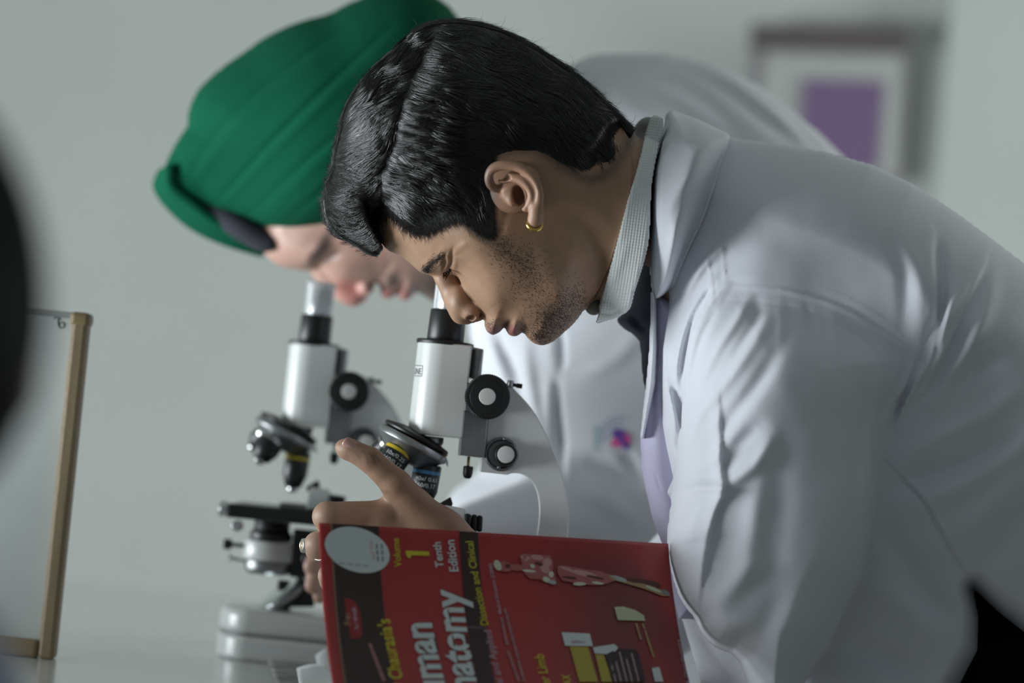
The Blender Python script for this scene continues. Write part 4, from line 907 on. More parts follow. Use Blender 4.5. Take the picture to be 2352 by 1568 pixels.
boxes('floor', [(-2.2,-1.6,-.05,3.6,5.2,0)], MT['floor'], kind='structure')
boxes('ceiling', [(-2.2,-1.6,2.9,3.6,5.2,2.95)], MT['ceil'], kind='structure')
boxes('wall_back', [(-2.3,5.0,0,3.6,5.12,2.9)], MT['wall'], kind='structure')
boxes('wall_right', [(3.5,-1.6,0,3.6,5.0,2.9)], MT['wall'], kind='structure')
boxes('wall_left', [(-2.3,-1.6,0,-2.2,5.0,.18),(-2.3,-1.6,1.12,-2.2,5.0,2.9),(-2.3,-1.6,.18,-2.2,.85,1.12),(-2.3,3.05,.18,-2.2,5.0,1.12)], MT['wall'], kind='structure')
MT['winframe'] = mat('window_frame_paint', (.55, .57, .55), .5)
boxes('window_1', [(-2.28,.85,.18,-2.22,.89,1.12),(-2.28,3.01,.18,-2.22,3.05,1.12),(-2.28,.89,.18,-2.22,3.01,.22),(-2.28,.89,1.08,-2.22,3.01,1.12),(-2.27,1.93,.22,-2.23,1.97,1.08)], MT['winframe'], kind='structure', bevel=.004)
MT['pillar'] = mat('pillar_paint', (.54, .59, .56), .75, noise=(3, .03))
boxes('trim_1', [(.71,4.94,0,1.9,5.0,2.9)], MT['pillar'], kind='structure')
boxes('baseboard_back', [(-2.2,4.985,0,.71,5.0,.11)], MT['benchleg'], kind='structure')
# notice hung on the far wall
nz0 = P(1730, 62, 4.97); 
notice = empty('wall_notice', P(1905, 250, 4.97), 'small pale notice with a violet panel under a dark rail, on the far wall', 'notice')
def plate(name, pts, D, th, m, par, bev=0):
    """convex outline in picture pixels at distance D made into a real slab of given thickness along y"""
    n = len(pts); A = P([p[0] for p in pts], [p[1] for p in pts], D); B = A+np.array([0, th, 0])
    Fc = [tuple(range(n)), tuple(range(2*n-1, n-1, -1))]+[(i, n+i, n+(i+1) % n, (i+1) % n) for i in range(n)]
    o = mesh_obj(name, np.vstack([A, B]), Fc, m, par, False)
    if bev: b = o.modifiers.new('bevel', 'BEVEL'); b.width = bev; b.segments = 3; b.limit_method = 'ANGLE'
    return o
MT['rail'] = mat('dark_rail', (.115, .095, .10), .6); MT['sheet'] = mat('notice_sheet', (.46, .48, .46), .7); MT['violet'] = mat('violet_panel', (.19, .12, .24), .7); MT['edge'] = mat('notice_edge', (.33, .32, .33), .7)
plate('hanging_rail', [(1728,52),(2092,62),(2088,118),(1724,108)], 4.93, .03, MT['rail'], notice, .004)
plate('backing_board', [(1728,100),(2088,112),(2070,420),(1700,410)], 4.965, .02, MT['edge'], notice, .002)
plate('notice_sheet', [(1760,116),(2072,124),(2056,400),(1738,392)], 4.955, .006, MT['sheet'], notice)
plate('violet_panel', [(1846,180),(2032,186),(2016,392),(1832,386)], 4.949, .005, MT['violet'], notice)
# ================================================================== bench
bench = empty('lab_bench', (-.3, 2.0, 0), 'long white laboratory bench under the microscopes', 'bench')
boxes('worktop', [(-.78,1.3,TABLE_Z-.04,.13,3.15,TABLE_Z)], MT['bench'], bench, bevel=.004)
for x in (-.70, -.1):
    for y in (1.45, 3.0): boxes('leg', [(x-.03,y-.03,0,x+.03,y+.03,TABLE_Z-.04)], MT['benchleg'], bench, bevel=.003)
# ================================================================== framed white board standing on the bench
D_W = 2.08
b0 = P(118, 1512, D_W); wb = empty('white_board', (b0[0]-.13, b0[1], TABLE_Z), 'small white board in a worn wooden frame standing upright on the bench', 'board')
# work in the board's own upright plane (x, z), yawed slightly
top = P(188, 716, D_W); Hb = top[2]-TABLE_Z; xr = (b0[0]+top[0])/2+.003
wbx = xr
def bd(name, lst, m, par=None, bevel=.0015, y0=0): return boxes(name, [(wbx+a, b0[1]+y0+c, TABLE_Z+e, wbx+b, b0[1]+y0+d, TABLE_Z+f_) for (a, b, c, d, e, f_) in lst], m, par or wb, bevel)
bd('panel', [(-.30,-.008,.004,.010,.012,Hb-.004)], MT['board'])
bd('side_rail', [(-.012,.0,-.004,.016,0,Hb-.002)], MT['wood'], bevel=.003)
bd('bottom_rail', [(-.30,-.012,-.004,.016,0,.0135)], MT['wood'], bevel=.003)
bd('top_rail', [(-.30,-.0085,.0,.014,Hb-.004,Hb-.0005)], MT['benchleg'], bevel=.0006)
bd('side_rail', [(-.312,-.300,-.004,.016,0,Hb-.002)], MT['wood'], bevel=.003)
bd('corner_cap', [(-.0135,.0012,-.005,.017,Hb-.010,Hb)], MT['corner'], bevel=.003)
def stroke_tube(name, pts, r, m, par):
    V_, Q_ = hair_tubes(np.array([catmull(pts, 6)]), np.array([r]), taper=False); return mesh_obj(name, V_, Q_, m, par)
yw = b0[1]+.0038
def onb(px, py): 
    q = P(px, py, D_W); return (q[0], yw, q[2])
stroke_tube('written_mark', [onb(*p) for p in ((114,729),(120,727),(126,728),(132,731))], .0004, MT['ink'], wb)
stroke_tube('written_mark', [onb(*p) for p in ((126,730),(125,739),(128,748),(134,751),(140,747),(139,740),(133,737),(128,741),(128,746))], .0004, MT['ink'], wb)
# ================================================================== papers at the near edge of the bench
def sheet(name, px, m, par=None, lab=None, cat=None, curl=.012, thick=.0008, zoff=0, group=None):
    """a sheet lying on the bench, its four corners given by picture pixels, with one curled edge"""
    cs = []
    for (x, y) in px:
        d = P(x, y, 1.0)-CAM; t = (TABLE_Z+zoff-CAM[2])/d[2]; cs.append(CAM+d*t)
    cs = np.array(cs); n = 15; V_ = []
    for i in range(n):
        for j in range(n):
            a, b = i/(n-1), j/(n-1); q = (1-a)*(1-b)*cs[0]+a*(1-b)*cs[1]+a*b*cs[2]+(1-a)*b*cs[3]
            V_.append(q+np.array([0, 0, .0015+curl*((1-b)**3)*(.6+.4*math.sin(a*5))]))
    Fc = np.array([[i*n+j, (i+1)*n+j, (i+1)*n+j+1, i*n+j+1] for i in range(n-1) for j in range(n-1)])
    o = mesh_obj(name, V_, Fc, m, par, True, origin=cs.mean(0) if par is None else None)
    s_ = o.modifiers.new('t', 'SOLIDIFY'); s_.thickness = thick
    if lab: tag(o, lab, cat, group)
    return o
sheet('notebook', [(615,1524),(760,1524),(820,1600),(640,1600)], MT['marble'], None, 'grey marbled notebook lying flat beside the farther microscope base', 'notebook', curl=.0, thick=.002)
sheet('loose_paper', [(680,1552),(800,1546),(860,1640),(700,1650)], MT['paper'], None, 'curling white sheet nearest the bottom edge, left of the red textbook', 'paper', curl=.006, zoff=.004)
sheet('folded_paper', [(722,1534),(800,1530),(850,1590),(760,1600)], MT['paper'], None, 'white folded paper poking out behind the red textbook', 'paper', curl=.012, zoff=.0045)
# ================================================================== compound microscopes
def font_mesh(txt, offset=0.0, res=4, extr=0.0):
    cu = bpy.data.curves.new('t', 'FONT'); cu.body = txt; cu.size = 1; cu.offset = offset; cu.resolution_u = res; cu.extrude = extr
    ob = bpy.data.objects.new('t', cu); C.objects.link(ob); dg = bpy.context.evaluated_depsgraph_get(); me = bpy.data.meshes.new_from_object(ob.evaluated_get(dg))
    V_ = np.array([v.co[:] for v in me.vertices]); Fc = [tuple(p.vertices) for p in me.polygons]; bpy.data.objects.remove(ob); bpy.data.meshes.remove(me)
    return V_, Fc
D_S = 2.03; SM = D_S/F
def p3(px, py, dy=0.0): q = P(px, py, D_S).copy(); q[1] = D_S+dy; return q
X0 = P(1022, 745, D_S)[0]; X1 = P(720, 768, 2.30)[0]
def b3(px, py, dy=0.0):
    q = P(px, py, 2.30); return np.array([q[0]-X1+X0, D_S+dy, q[2]])
scope = empty('microscope', (X0, D_S, TABLE_Z), 'white student microscope nearer the camera, under the gold-earring man\'s eye', 'microscope')
def lathe(name, p, n, prof, m, par, seg=40, smooth=True, bevel=0, cap=True):
    p = np.array(p, float); n = np.array(n, float); n /= np.linalg.norm(n); s = np.cross(n, [0, 1, 0.01]); s = s/np.linalg.norm(s) if np.linalg.norm(s) > .1 else np.array([1., 0, 0]); t = np.cross(n, s)
    V_ = []; Fc = []
    for (r_, h) in prof:
        for i in range(seg): a = 2*math.pi*i/seg; V_.append(p+n*h+(s*math.cos(a)+t*math.sin(a))*r_)
    for k in range(len(prof)-1):
        for i in range(seg): Fc.append((k*seg+i, k*seg+(i+1) % seg, (k+1)*seg+(i+1) % seg, (k+1)*seg+i))
    if cap: Fc.append(tuple(range(seg-1, -1, -1))); Fc.append(tuple((len(prof)-1)*seg+i for i in range(seg)))
    o = mesh_obj(name, V_, Fc, m, par, smooth)
    bm = bmesh.new(); bm.from_mesh(o.data); bmesh.ops.recalc_face_normals(bm, faces=bm.faces); bm.to_mesh(o.data); bm.free()
    b = o.modifiers.new('edge', 'BEVEL'); b.width = bevel or .0005; b.segments = 2; b.limit_method = 'ANGLE'; b.angle_limit = .6
    return o
def slab(name, pts, y0, y1, m, par, bevel=.0008, smooth=False, seg=2):
    """pts: world points whose x,z are used; extruded between depths y0,y1 (relative to the scope axis)"""
    n = len(pts); A = np.array(pts, float); A[:, 1] = D_S+y0; B = A.copy(); B[:, 1] = D_S+y1
    Fc = [tuple(range(n)), tuple(range(2*n-1, n-1, -1))]+[(i, n+i, n+(i+1) % n, (i+1) % n) for i in range(n)]
    o = mesh_obj(name, np.vstack([A, B]), Fc, m, par, smooth)
    bm = bmesh.new(); bm.from_mesh(o.data); bmesh.ops.recalc_face_normals(bm, faces=bm.faces); bm.to_mesh(o.data); bm.free()
    if bevel: b = o.modifiers.new('edge', 'BEVEL'); b.width = bevel; b.segments = seg; b.limit_method = 'ANGLE'; b.angle_limit = .5
    return o
ax_up = np.array(p3(1030, 700)-p3(958+62, 790)); up_dir = p3(1036, 640)-p3(984, 1100); up_dir /= np.linalg.norm(up_dir); mm = .001
# eyepiece and draw tube
lathe('eyepiece', p3(1030.5,712), up_dir, [(.0114,0),(.0114,78*SM),(.0122,79*SM),(.0122,84*SM),(.0100,86*SM)], MT['clear'], scope)
lathe('eyepiece_core', p3(1030.5,712), up_dir, [(.0075,0),(.0075,70*SM)], MT['chrome'], scope)
lathe('eyepiece_socket', p3(1022,786), up_dir, [(.0133,0),(.0128,74*SM)], MT['blackplastic'], scope, bevel=.0008)
lathe('collar_plate', p3(1022,793), up_dir, [(.0206,0),(.0206,9*SM),(.0195,10*SM)], MT['blackplastic'], scope, seg=48)
# tube housing: half round in front, square at the rack
def dprism(name, base, top, r_, flat, m, par):
    V_ = []; n = 26; prof = []
    for i in range(n): a = math.pi/2+math.pi*i/(n-1); prof.append((r_*math.cos(a), r_*math.sin(a)))
    prof += [(flat, -r_), (flat, r_)]; k = len(prof)
    for c in (base, top): V_ += [(c[0]+x, c[1]+y, c[2]) for x, y in prof]
    Fc = [tuple(range(k-1, -1, -1)), tuple(range(k, 2*k))]+[(i, (i+1) % k, k+(i+1) % k, k+i) for i in range(k)]
    o = mesh_obj(name, V_, Fc, m, par, True); b = o.modifiers.new('edge', 'BEVEL'); b.width = .0012; b.segments = 3; b.limit_method = 'ANGLE'; b.angle_limit = .6
    e = o.modifiers.new('wn', 'WEIGHTED_NORMAL'); return o
hb_ = p3(1000,1001); ht_ = p3(1023,790)
housing = dprism('tube_housing', hb_, ht_, .0198, .0195, MT['enamel'], scope)
# framed word on the housing, wrapped round its front
def wrap_text(txt, name, p, n, r_, a0, h, size, m, par, off=.0, flip=1, aspect=1.0, frame=False):
    """letters of cap height size (m) running round an axis n through p at height h; a0 is the angle of the text centre, 0 faces the camera"""
    V_, Fc = font_mesh(txt, off); n = np.array(n, float)/np.linalg.norm(n); fwd = np.array([0, -1.0, 0]); fwd -= n*(fwd@n); fwd /= np.linalg.norm(fwd); side = np.cross(n, fwd)*-1
    if side[0] < 0: side = -side
    k = size/.72; x = V_[:, 0]*k*aspect; x = x-(x.min()+x.max())/2; y = V_[:, 1]*k
    a = a0+x/r_
    W_ = np.array(p)+n*(h+y)[:, None]+fwd*(np.cos(a)*(r_+.00012))[:, None]+side*(np.sin(a)*(r_+.00012))[:, None]
    o = mesh_obj(name, W_, Fc, m, par, False)
    if frame:
        xr_ = x.max()+size*.3; y0_ = -size*.35; y1_ = size*1.45; wd_ = size*.11; bars = []
        for (xa, xb, ya, yb) in ((-xr_, xr_, y0_, y0_+wd_), (-xr_, xr_, y1_-wd_, y1_), (xr_-wd_, xr_, y0_, y1_)):
            g = []; nn = 12
            for i in range(nn+1):
                for yy in (ya, yb): xx = xa+(xb-xa)*i/nn; a = a0+xx/r_; g.append(np.array(p)+n*(h+yy)+fwd*math.cos(a)*(r_+.00012)+side*math.sin(a)*(r_+.00012))
            mesh_obj('printed_frame', g, [(2*i, 2*i+2, 2*i+3, 2*i+1) for i in range(nn)], m, par, False)
    return o
MT['printdark'] = mat('dark_print', (.02,.022,.022), .6)
hd = (ht_-hb_)/np.linalg.norm(ht_-hb_)
wrap_text('LINE', 'printed_word', hb_, hd, .0198, -1.10, (1000-864)*SM, 14*SM, MT['printdark'], housing, .004, aspect=.92, frame=True)
# rack, dovetail plate, focusing block
slab('rack', [p3(1084,797),p3(1111,803),p3(1104,872),p3(1078,868)], -.010, .010, MT['steel'], scope)
slab('rack_cover', [p3(1080,803),p3(1092,803),p3(1086,866),p3(1070,866)], -.0125, .0125, MT['blackplastic'], scope)
slab('dovetail', [p3(1094,803),p3(1111,803),p3(1098,880),p3(1088,880)], -.0135, .0135, MT['steel'], scope)
slab('focus_slide', [p3(1070,880),p3(1126,884),p3(1114,1052),p3(1056,1045),p3(1064,945)], -.0165, .0165, MT['steel'], scope, .0006)
slab('slide_edge', [p3(1056,1000),p3(1060,1000),p3(1058,1046),p3(1052,1045)], -.0155, .0155, MT['enamel'], scope, .0003)
# curved arm
armp = catmull([(1162,880),(1180,893),(1222,940),(1256,1000),(1282,1062),(1298,1120),(1305,1180),(1303,1240),(1292,1320),(1272,1400),(1250,1480),(1235,1540)], 4)
arminn = catmull([(1140,1540),(1160,1480),(1190,1400),(1216,1320),(1231,1240),(1238,1180),(1234,1135),(1220,1105),(1200,1089),(1178,1086),(1165,1090)], 4)
armpoly = [p3(a, b) for a, b in armp]+[p3(a, b) for a, b in arminn]+[p3(1102,1083),p3(1105,1053),p3(1113,1052),p3(1124,900),p3(1132,880)]
arm = slab('arm', armpoly, -.0105, .0105, MT['enamel'], scope, .0025, True, 4)
arm.modifiers.new('wn', 'WEIGHTED_NORMAL')
# coarse focus: knurled wheels on both sides, white caps
def wheel(name, c, r_, y0, y1, teeth, m, par, depth=.0006):
    V_ = []; n = teeth*2; ys = [y0, y0+.0012, y1-.0012, y1]; rs = [.93, 1, 1, .93]
    for y, q in zip(ys, rs):
        for i in range(n): a = 2*math.pi*i/n; rr = (r_-(depth if i % 2 else 0))*q; V_.append((c[0]+rr*math.cos(a), D_S+y, c[2]+rr*math.sin(a)))
    Fc = [(k*n+i, k*n+(i+1) % n, (k+1)*n+(i+1) % n, (k+1)*n+i) for k in range(3) for i in range(n)]
    Fc += [tuple(range(n-1, -1, -1)), tuple(range(3*n, 4*n))]
    return mesh_obj(name, V_, Fc, m, par, False)
cc = p3(1120,914)
k1 = wheel('coarse_knob', cc, 52.5*SM*.985, -.046, -.028, 75, MT['blackrim'], scope); k2 = wheel('coarse_knob', cc, 52.5*SM, .028, .046, 75, MT['blackrim'], scope)
lathe('knob_cap', cc+[0,-.0455,0], [0,-1,0], [(19.5*SM,0),(19.5*SM,.0006),(18*SM,.0012)], MT['whiteb'], k1); lathe('knob_cap', cc+[0,.0455,0], [0,1,0], [(19.5*SM,0),(19*SM,.001)], MT['whiteb'], k2)
lathe('knob_recess', cc+[0,-.0458,0], [0,-1,0], [(40*SM,0),(39*SM,.0005)], MT['blackplastic'], k1)
lathe('axle', cc+[0,-.03,0], [0,1,0], [(.006,0),(.006,.06)], MT['steel'], scope)
slab('axle_block', [p3(1070,880),p3(1150,886),p3(1150,950),p3(1066,946)], -.020, .020, MT['steel'], scope, .001)
# locking lever on top of the arm
lathe('lever', p3(1164,882,-.012), p3(1198,888)-p3(1164,882), [(.0014,0),(.0012,22*SM),(.0017,23*SM),(.0017,36*SM)], MT['blackplastic'], scope, seg=12)
lathe('lever_hub', p3(1172,884,-.012), [0,0,1], [(.0024,-.002),(.0024,.003)], MT['steel'], scope, seg=16)
# fine focus
cf = p3(1152,1043)
lathe('fine_focus_ring', cf+[0,-.0105,0], [0,-1,0], [(39*SM,0),(39*SM,.002),(37*SM,.003),(33*SM,.003),(31*SM,.0012)], MT['steel'], scope)
cf2 = p3(1162,1044)
fk = lathe('fine_knob', cf2+[0,-.011,0], [0,-1,0], [(27*SM,0),(27*SM,.006),(25.5*SM,.010),(25*SM,.013),(23*SM,.0135)], MT['blackplastic'], scope)
lathe('knob_cap', cf2+[0,-.0243,0], [0,-1,0], [(19.5*SM,0),(19*SM,.0008)], MT['whiteb'], fk)
fk2 = lathe('fine_knob', cf2+[0,.011,0], [0,1,0], [(27*SM,0),(25*SM,.013)], MT['blackplastic'], scope)
for (a, b) in ((1160,1008),(1146,1073)): lathe('screw', p3(a,b,-.0118), [0,-1,0], [(4.5*SM,0),(4*SM,.0025)], MT['steel'], scope, seg=14)
# stop screw
lathe('stop_screw', p3(1077,1048), -np.array(up_dir)+[.02,0,0], [(3.4*SM,0),(3.4*SM,24*SM)], MT['brass'], scope, seg=14)
lathe('stop_screw_knob', p3(1076,1070), -np.array(up_dir)+[.02,0,0], [(11*SM,0),(11.5*SM,3*SM),(11.5*SM,18*SM),(9*SM,26*SM),(5*SM,29*SM)], MT['blackplastic'], scope, seg=24)
# nosepiece and objectives
lathe('nose_mount', p3(990,1002), -np.array(up_dir), [(30*SM,0),(30*SM,14*SM),(27*SM,16*SM),(27*SM,36*SM)], MT['steel'], scope)
nd = p3(943-47,1028+88)-p3(943,1028); nd /= np.linalg.norm(nd); nd[1] = -.02; nd /= np.linalg.norm(nd)
nosep = lathe('nosepiece', p3(945,1026), nd, [(70*SM,-20*SM),(85*SM,-16*SM),(86*SM,-13*SM),(86*SM,-1*SM),(80*SM,3*SM),(50*SM,34*SM),(30*SM,38*SM)], MT['satin'], scope, seg=64)
lathe('nosepiece_plate', p3(945,1026), nd, [(40*SM,-38*SM),(78*SM,-30*SM),(82*SM,-27*SM),(80*SM,-20*SM)], MT['blackplastic'], scope, seg=64)
slab('click_stop', [p3(1014,1034),p3(1028,1036),p3(1028,1048),p3(1014,1046)], -.004, .004, MT['brass'], scope, .0004)
slab('spring', [p3(1018,1044),p3(1024,1046),p3(1030,1062),p3(1030,1074),p3(1026,1068),p3(1020,1056)], -.003, .001, MT['chrome'], scope, .0002)
def objective(p, d, prof, band_h, band_m, tip=True, txt=(), ta=.0):
    d = np.array(d)/np.linalg.norm(d); o = lathe('objective', p, d, [(r_*SM, h*SM) for r_, h in prof], MT['blackplastic'], scope, seg=40)
    rr = prof[1][0]; lathe('colour_ring', p, d, [((rr+.35)*SM, band_h*SM), ((rr+.35)*SM, (band_h+8)*SM)], band_m, o, seg=40, cap=False)
    r1, h1 = prof[-1]; lathe('front_lens', p, d, [(r1*.9*SM, h1*SM), (r1*.8*SM, (h1+9)*SM), (r1*.4*SM, (h1+12)*SM)], MT['chrome'], o, seg=24)
    for i, t in enumerate(txt): wrap_text(t, 'printed_number', p, -d, rr*SM, ta, -(band_h+24+i*15)*SM, 9.5*SM, MT['whiteprint'], o, .006, aspect=1.15)
    return o
ob1 = objective(p3(983,1066), p3(968,1160)-p3(984,1066), [(30,0),(32.5,4),(32,62),(22,90),(16,96)], 14, MT['blue'], txt=('40x/ 0.65', '160/0.17'), ta=.12)
d2 = p3(860,1126)-p3(927,1024); d2 /= np.linalg.norm(d2); d2[1] = -.22
ob2 = objective(p3(927,1024,-.010), d2, [(32,0),(34,4),(33,50),(24,72),(17,78)], 15, MT['yellow'], txt=('10x/0.25', '160/0.17'), ta=.0)
d3 = p3(812,1090)-p3(892,1010); d3 /= np.linalg.norm(d3); d3[1] = .45
ob3 = objective(p3(898,1012,.018), d3, [(27,0),(28,4),(28,40),(20,58),(14,62)], 7, MT['chrome'])
# stage with its moving parts
def bbox(name, x0, x1, z0, z1, y0, y1, m, par=scope, bev=.0012):
    return slab(name, [np.array([x0,0,z0]),np.array([x1,0,z0]),np.array([x1,0,z1]),np.array([x0,0,z1])], y0, y1, m, par, bev)
zs = TABLE_Z+.1165; s0 = b3(528,1170); s1 = b3(860,1182)
stage = bbox('stage', s0[0]+.004, s1[0]+.006, zs-.005, zs+.006, -.058, .058, MT['blackplastic'])
lathe('stage_screw', np.array([s0[0]+.004, D_S-.045, zs+.001]), [-1,0,0], [(.0045,0),(.0062,.001),(.0062,.007),(.004,.008)], MT['chrome'], stage, seg=20)
lathe('stage_screw', np.array([s0[0]+.013, D_S-.055, zs-.011]), [0,-1,0], [(.0045,-.004),(.0045,.004)], MT['chrome'], stage, seg=20)
slab('stage_bracket', [p3(1015,1176),p3(1024,1158),p3(1070,1166),p3(1072,1206),p3(1066,1216),p3(1012,1214)], -.040, -.020, MT['enamel'], scope)
for i, x in enumerate((1070,1085,1098)):
    slab('stage_knob', [p3(x,1176+i*2),p3(x+14-i,1178+i*2),p3(x+12-i,1220-i),p3(x-3,1219-i)], -.044+i*.002, -.018-i*.002, MT['blackplastic'], scope, .0014)
slab('slide_clip', [p3(1005,1158),p3(1036,1140),p3(1041,1156),p3(1036,1168),p3(1008,1172)], -.014, -.010, MT['blackplastic'], scope, .0006)
bbox('slide_holder', X0-.012, X0+.030, zs+.006, zs+.010, -.030, .030, MT['steel'])
bbox('slide_holder_knob', X0+.010, X0+.020, zs+.006, zs+.013, -.036, -.026, MT['chrome'])
cd = np.array([X0-.018, D_S, 0.])
def at(z): return cd+[0,0,TABLE_Z+z]
zc_ = [(b3(660, y)[2]-TABLE_Z) for y in (1200,1244,1246,1290,1292,1322)]
lathe('condenser', at(zc_[1]), [0,0,1], [(.017,0),(.017,.006),(.0145,.008),(.0145,zc_[0]-zc_[1])], MT['blackplastic'], scope)
lathe('condenser_ring', at(zc_[3]), [0,0,1], [(.0215,0),(.0215,zc_[2]-zc_[3])], MT['enamel'], scope)
lathe('diaphragm', at(zc_[5]), [0,0,1], [(.015,0),(.019,.003),(.0195,zc_[4]-zc_[5])], MT['steel'], scope)
lathe('diaphragm_lever', at(zc_[3]+.010)+[-.02,-.004,0], [-1,0,0], [(.0016,0),(.0016,.010),(.0042,.011),(.0042,.017)], MT['blackplastic'], scope, seg=16)
lathe('filter_arm', at(zc_[3]-.002)+[-.018,-.006,0], [-1,0,.1], [(.0013,0),(.0013,.012),(.003,.012),(.003,.014)], MT['chrome'], scope, seg=16)
bbox('condenser_rack', X0+.0, X0+.030, TABLE_Z+zc_[5], TABLE_Z+zc_[0]-.004, -.010, .010, MT['blackplastic'])
lathe('condenser_knob', np.array([X0+.020, D_S-.03, TABLE_Z+zc_[3]+.006]), [0,-1,0], [(.009,0),(.009,.010),(.008,.011)], MT['blackplastic'], scope)
# mirror in its fork
mc = b3(648,1366); md = np.array([-.62,-.25,.74])
lathe('mirror', mc, md, [(.021,-.0035),(.0225,-.0025),(.0225,.0015),(.0205,.002)], MT['steel'], scope); lathe('mirror_glass', mc, md, [(.0195,.0021),(.0195,.0026)], MT['mirror'], scope)
slab('mirror_fork', [b3(622,1392),b3(700,1330),b3(724,1332),b3(724,1392)], -.006, .006, MT['blackplastic'], scope, .001)
bbox('mirror_post', X0-.010, X0+.002, TABLE_Z+.040, TABLE_Z+zc_[5]-.004, .012, .020, MT['blackplastic'])
# foot in two layers
zt = .0405; xl = b3(502,1450)[0]; xr_ = X0+.118
def foot(name, x0, x1, z0, z1, w0, w1, m, bev):
    pts = []; n = 10
    for i in range(n+1): a = math.pi/2+math.pi*i/n; pts.append((x0+w0*.55+w0*.55*math.cos(a), w0*math.sin(a)*(1)))
    pts += [(x1, -w1), (x1, w1)]; k = len(pts)
    V_ = [(x, D_S+y, TABLE_Z+z0) for x, y in pts]+[(x, D_S+y, TABLE_Z+z1) for x, y in pts]
    Fc = [tuple(range(k-1, -1, -1)), tuple(range(k, 2*k))]+[(i, (i+1) % k, k+(i+1) % k, k+i) for i in range(k)]
    o = mesh_obj(name, V_, Fc, m, scope, True); b = o.modifiers.new('edge', 'BEVEL'); b.width = bev; b.segments = 4; b.limit_method = 'ANGLE'; b.angle_limit = .6; o.modifiers.new('wn', 'WEIGHTED_NORMAL'); return o
foot('foot', xl, xr_, 0, .0195, .050, .058, MT['enamel'], .004); foot('foot_cover', xl+.0005, xr_-.001, .0205, zt, .0495, .0575, MT['enamel'], .006)
foot('foot_seam', xl+.002, xr_-.003, .0192, .0208, .048, .056, MT['benchleg'], .0002)
# the farther microscope: a copy with its own objective colours
def copy_tree(o, parent=None):
    c = o.copy(); C.objects.link(c); c.parent = parent
    for ch in list(o.children):
        if not ch.name.startswith('printed'): copy_tree(ch, c)
    return c
scope2 = copy_tree(scope); scope2.location = (X1, 2.30, TABLE_Z); scope2['label'] = 'white student microscope farther back, under the green-turbaned man\'s nose'
scope['group'] = scope2['group'] = 'student microscopes on the bench'
def all_children(o):
    for ch in o.children: yield ch; yield from all_children(ch)
rings_ = [c for c in all_children(scope2) if c.name.startswith('colour_ring')]
for c in rings_:
    c.material_slots[0].link = 'OBJECT'; mn = c.data.materials[0].name
    c.material_slots[0].material = {'blue_ring': MT['yellow'], 'yellow_ring': MT['chrome'], 'chrome': MT['chrome']}[mn]
for c in all_children(scope2):
    if c.name.split('.')[0] in ('stage_bracket', 'slide_clip'): c.hide_render = False
# ================================================================== red textbook leaning at the front, printed cover
D_K = 1.815
camv = lambda w_: np.array([np.dot(w_-CAM, _R), np.dot(w_-CAM, _U), np.dot(w_-CAM, _f)])
O_ = P(733, 1200, D_K); E1 = P(1535, 1248, D_K+.07)-O_; BL = np.linalg.norm(E1); e1 = E1/BL
e1c = np.array([e1@_R, e1@_U, e1@_f]); ac = np.array([e1c[1], -e1c[0], 0]); ac /= np.linalg.norm(ac)
if ac[1] > 0: ac = -ac
bc = np.cross(e1c, ac); 
if bc[2] > 0: bc = -bc
A3 = ac[0]*_R+ac[1]*_U+ac[2]*_f; B3 = bc[0]*_R+bc[1]*_U+bc[2]*_f
VMAX = .195; nv_ = 80; vs_ = np.linspace(0, VMAX, nv_)
phi = np.radians(np.interp(vs_, [0,.04,.08,.13,.195], [24,33,41,50,57])); dv_ = vs_[1]-vs_[0]
ca = np.concatenate([[0], np.cumsum((np.cos(phi[1:])+np.cos(phi[:-1]))/2*dv_)]); cb_ = np.concatenate([[0], np.cumsum((np.sin(phi[1:])+np.sin(phi[:-1]))/2*dv_)])
def S(u, v, off=0.0):
    u = np.asarray(u, float); v = np.asarray(v, float); a = np.interp(v, vs_, ca); b = np.interp(v, vs_, cb_); ph_ = np.interp(v, vs_, phi)
    tang = np.cos(ph_)[..., None]*A3+np.sin(ph_)[..., None]*B3; nrm = np.cross(np.broadcast_to(e1, tang.shape), tang)
    nrm = np.where((nrm@_f)[..., None] > 0, -nrm, nrm)
    return O_+u[..., None]*e1+a[..., None]*A3+b[..., None]*B3+nrm*off
# how far down the cover goes before it meets the bench
zz_ = S(np.zeros(nv_), vs_)[:, 2]; zz2 = S(np.full(nv_, BL), vs_)[:, 2]
VEND = float(np.interp(0, (TABLE_Z+.0015)-np.minimum(zz_, zz2), vs_)) if min(zz_.min(), zz2.min()) < TABLE_Z else VMAX
gu_, gv_ = np.meshgrid(np.linspace(-.02, BL+.02, 260), np.linspace(-.01, VMAX, 220), indexing='ij')
Wg = S(gu_, gv_); cg = Wg-CAM; dg_ = cg@_f; gpx = CX+(cg@_R)/dg_*F; gpy = CY-(cg@_U)/dg_*F
def uv(px, py):
    d = (gpx-px)**2+(gpy-py)**2; i, j = np.unravel_index(np.argmin(d), d.shape); i = min(max(i, 1), 258); j = min(max(j, 1), 218)
    J = np.array([[gpx[i+1, j]-gpx[i-1, j], gpx[i, j+1]-gpx[i, j-1]], [gpy[i+1, j]-gpy[i-1, j], gpy[i, j+1]-gpy[i, j-1]]])/2
    s = np.linalg.solve(J, [px-gpx[i, j], py-gpy[i, j]]); return np.array([gu_[i, j]+s[0]*(gu_[1, 0]-gu_[0, 0]), gv_[i, j]+s[1]*(gv_[0, 1]-gv_[0, 0])])
book = empty('textbook', S(BL/2, VEND*.9), 'red anatomy textbook with dark bands leaning in front of the man\'s hand', 'book')
MT['cover'] = mat('red_cover', (.27, .018, .020), .38, vcol=True, coat=.15); MT['pages'] = mat('page_edges', (.62, .60, .54), .85, noise=(400, .15, (1, 1, 1)))
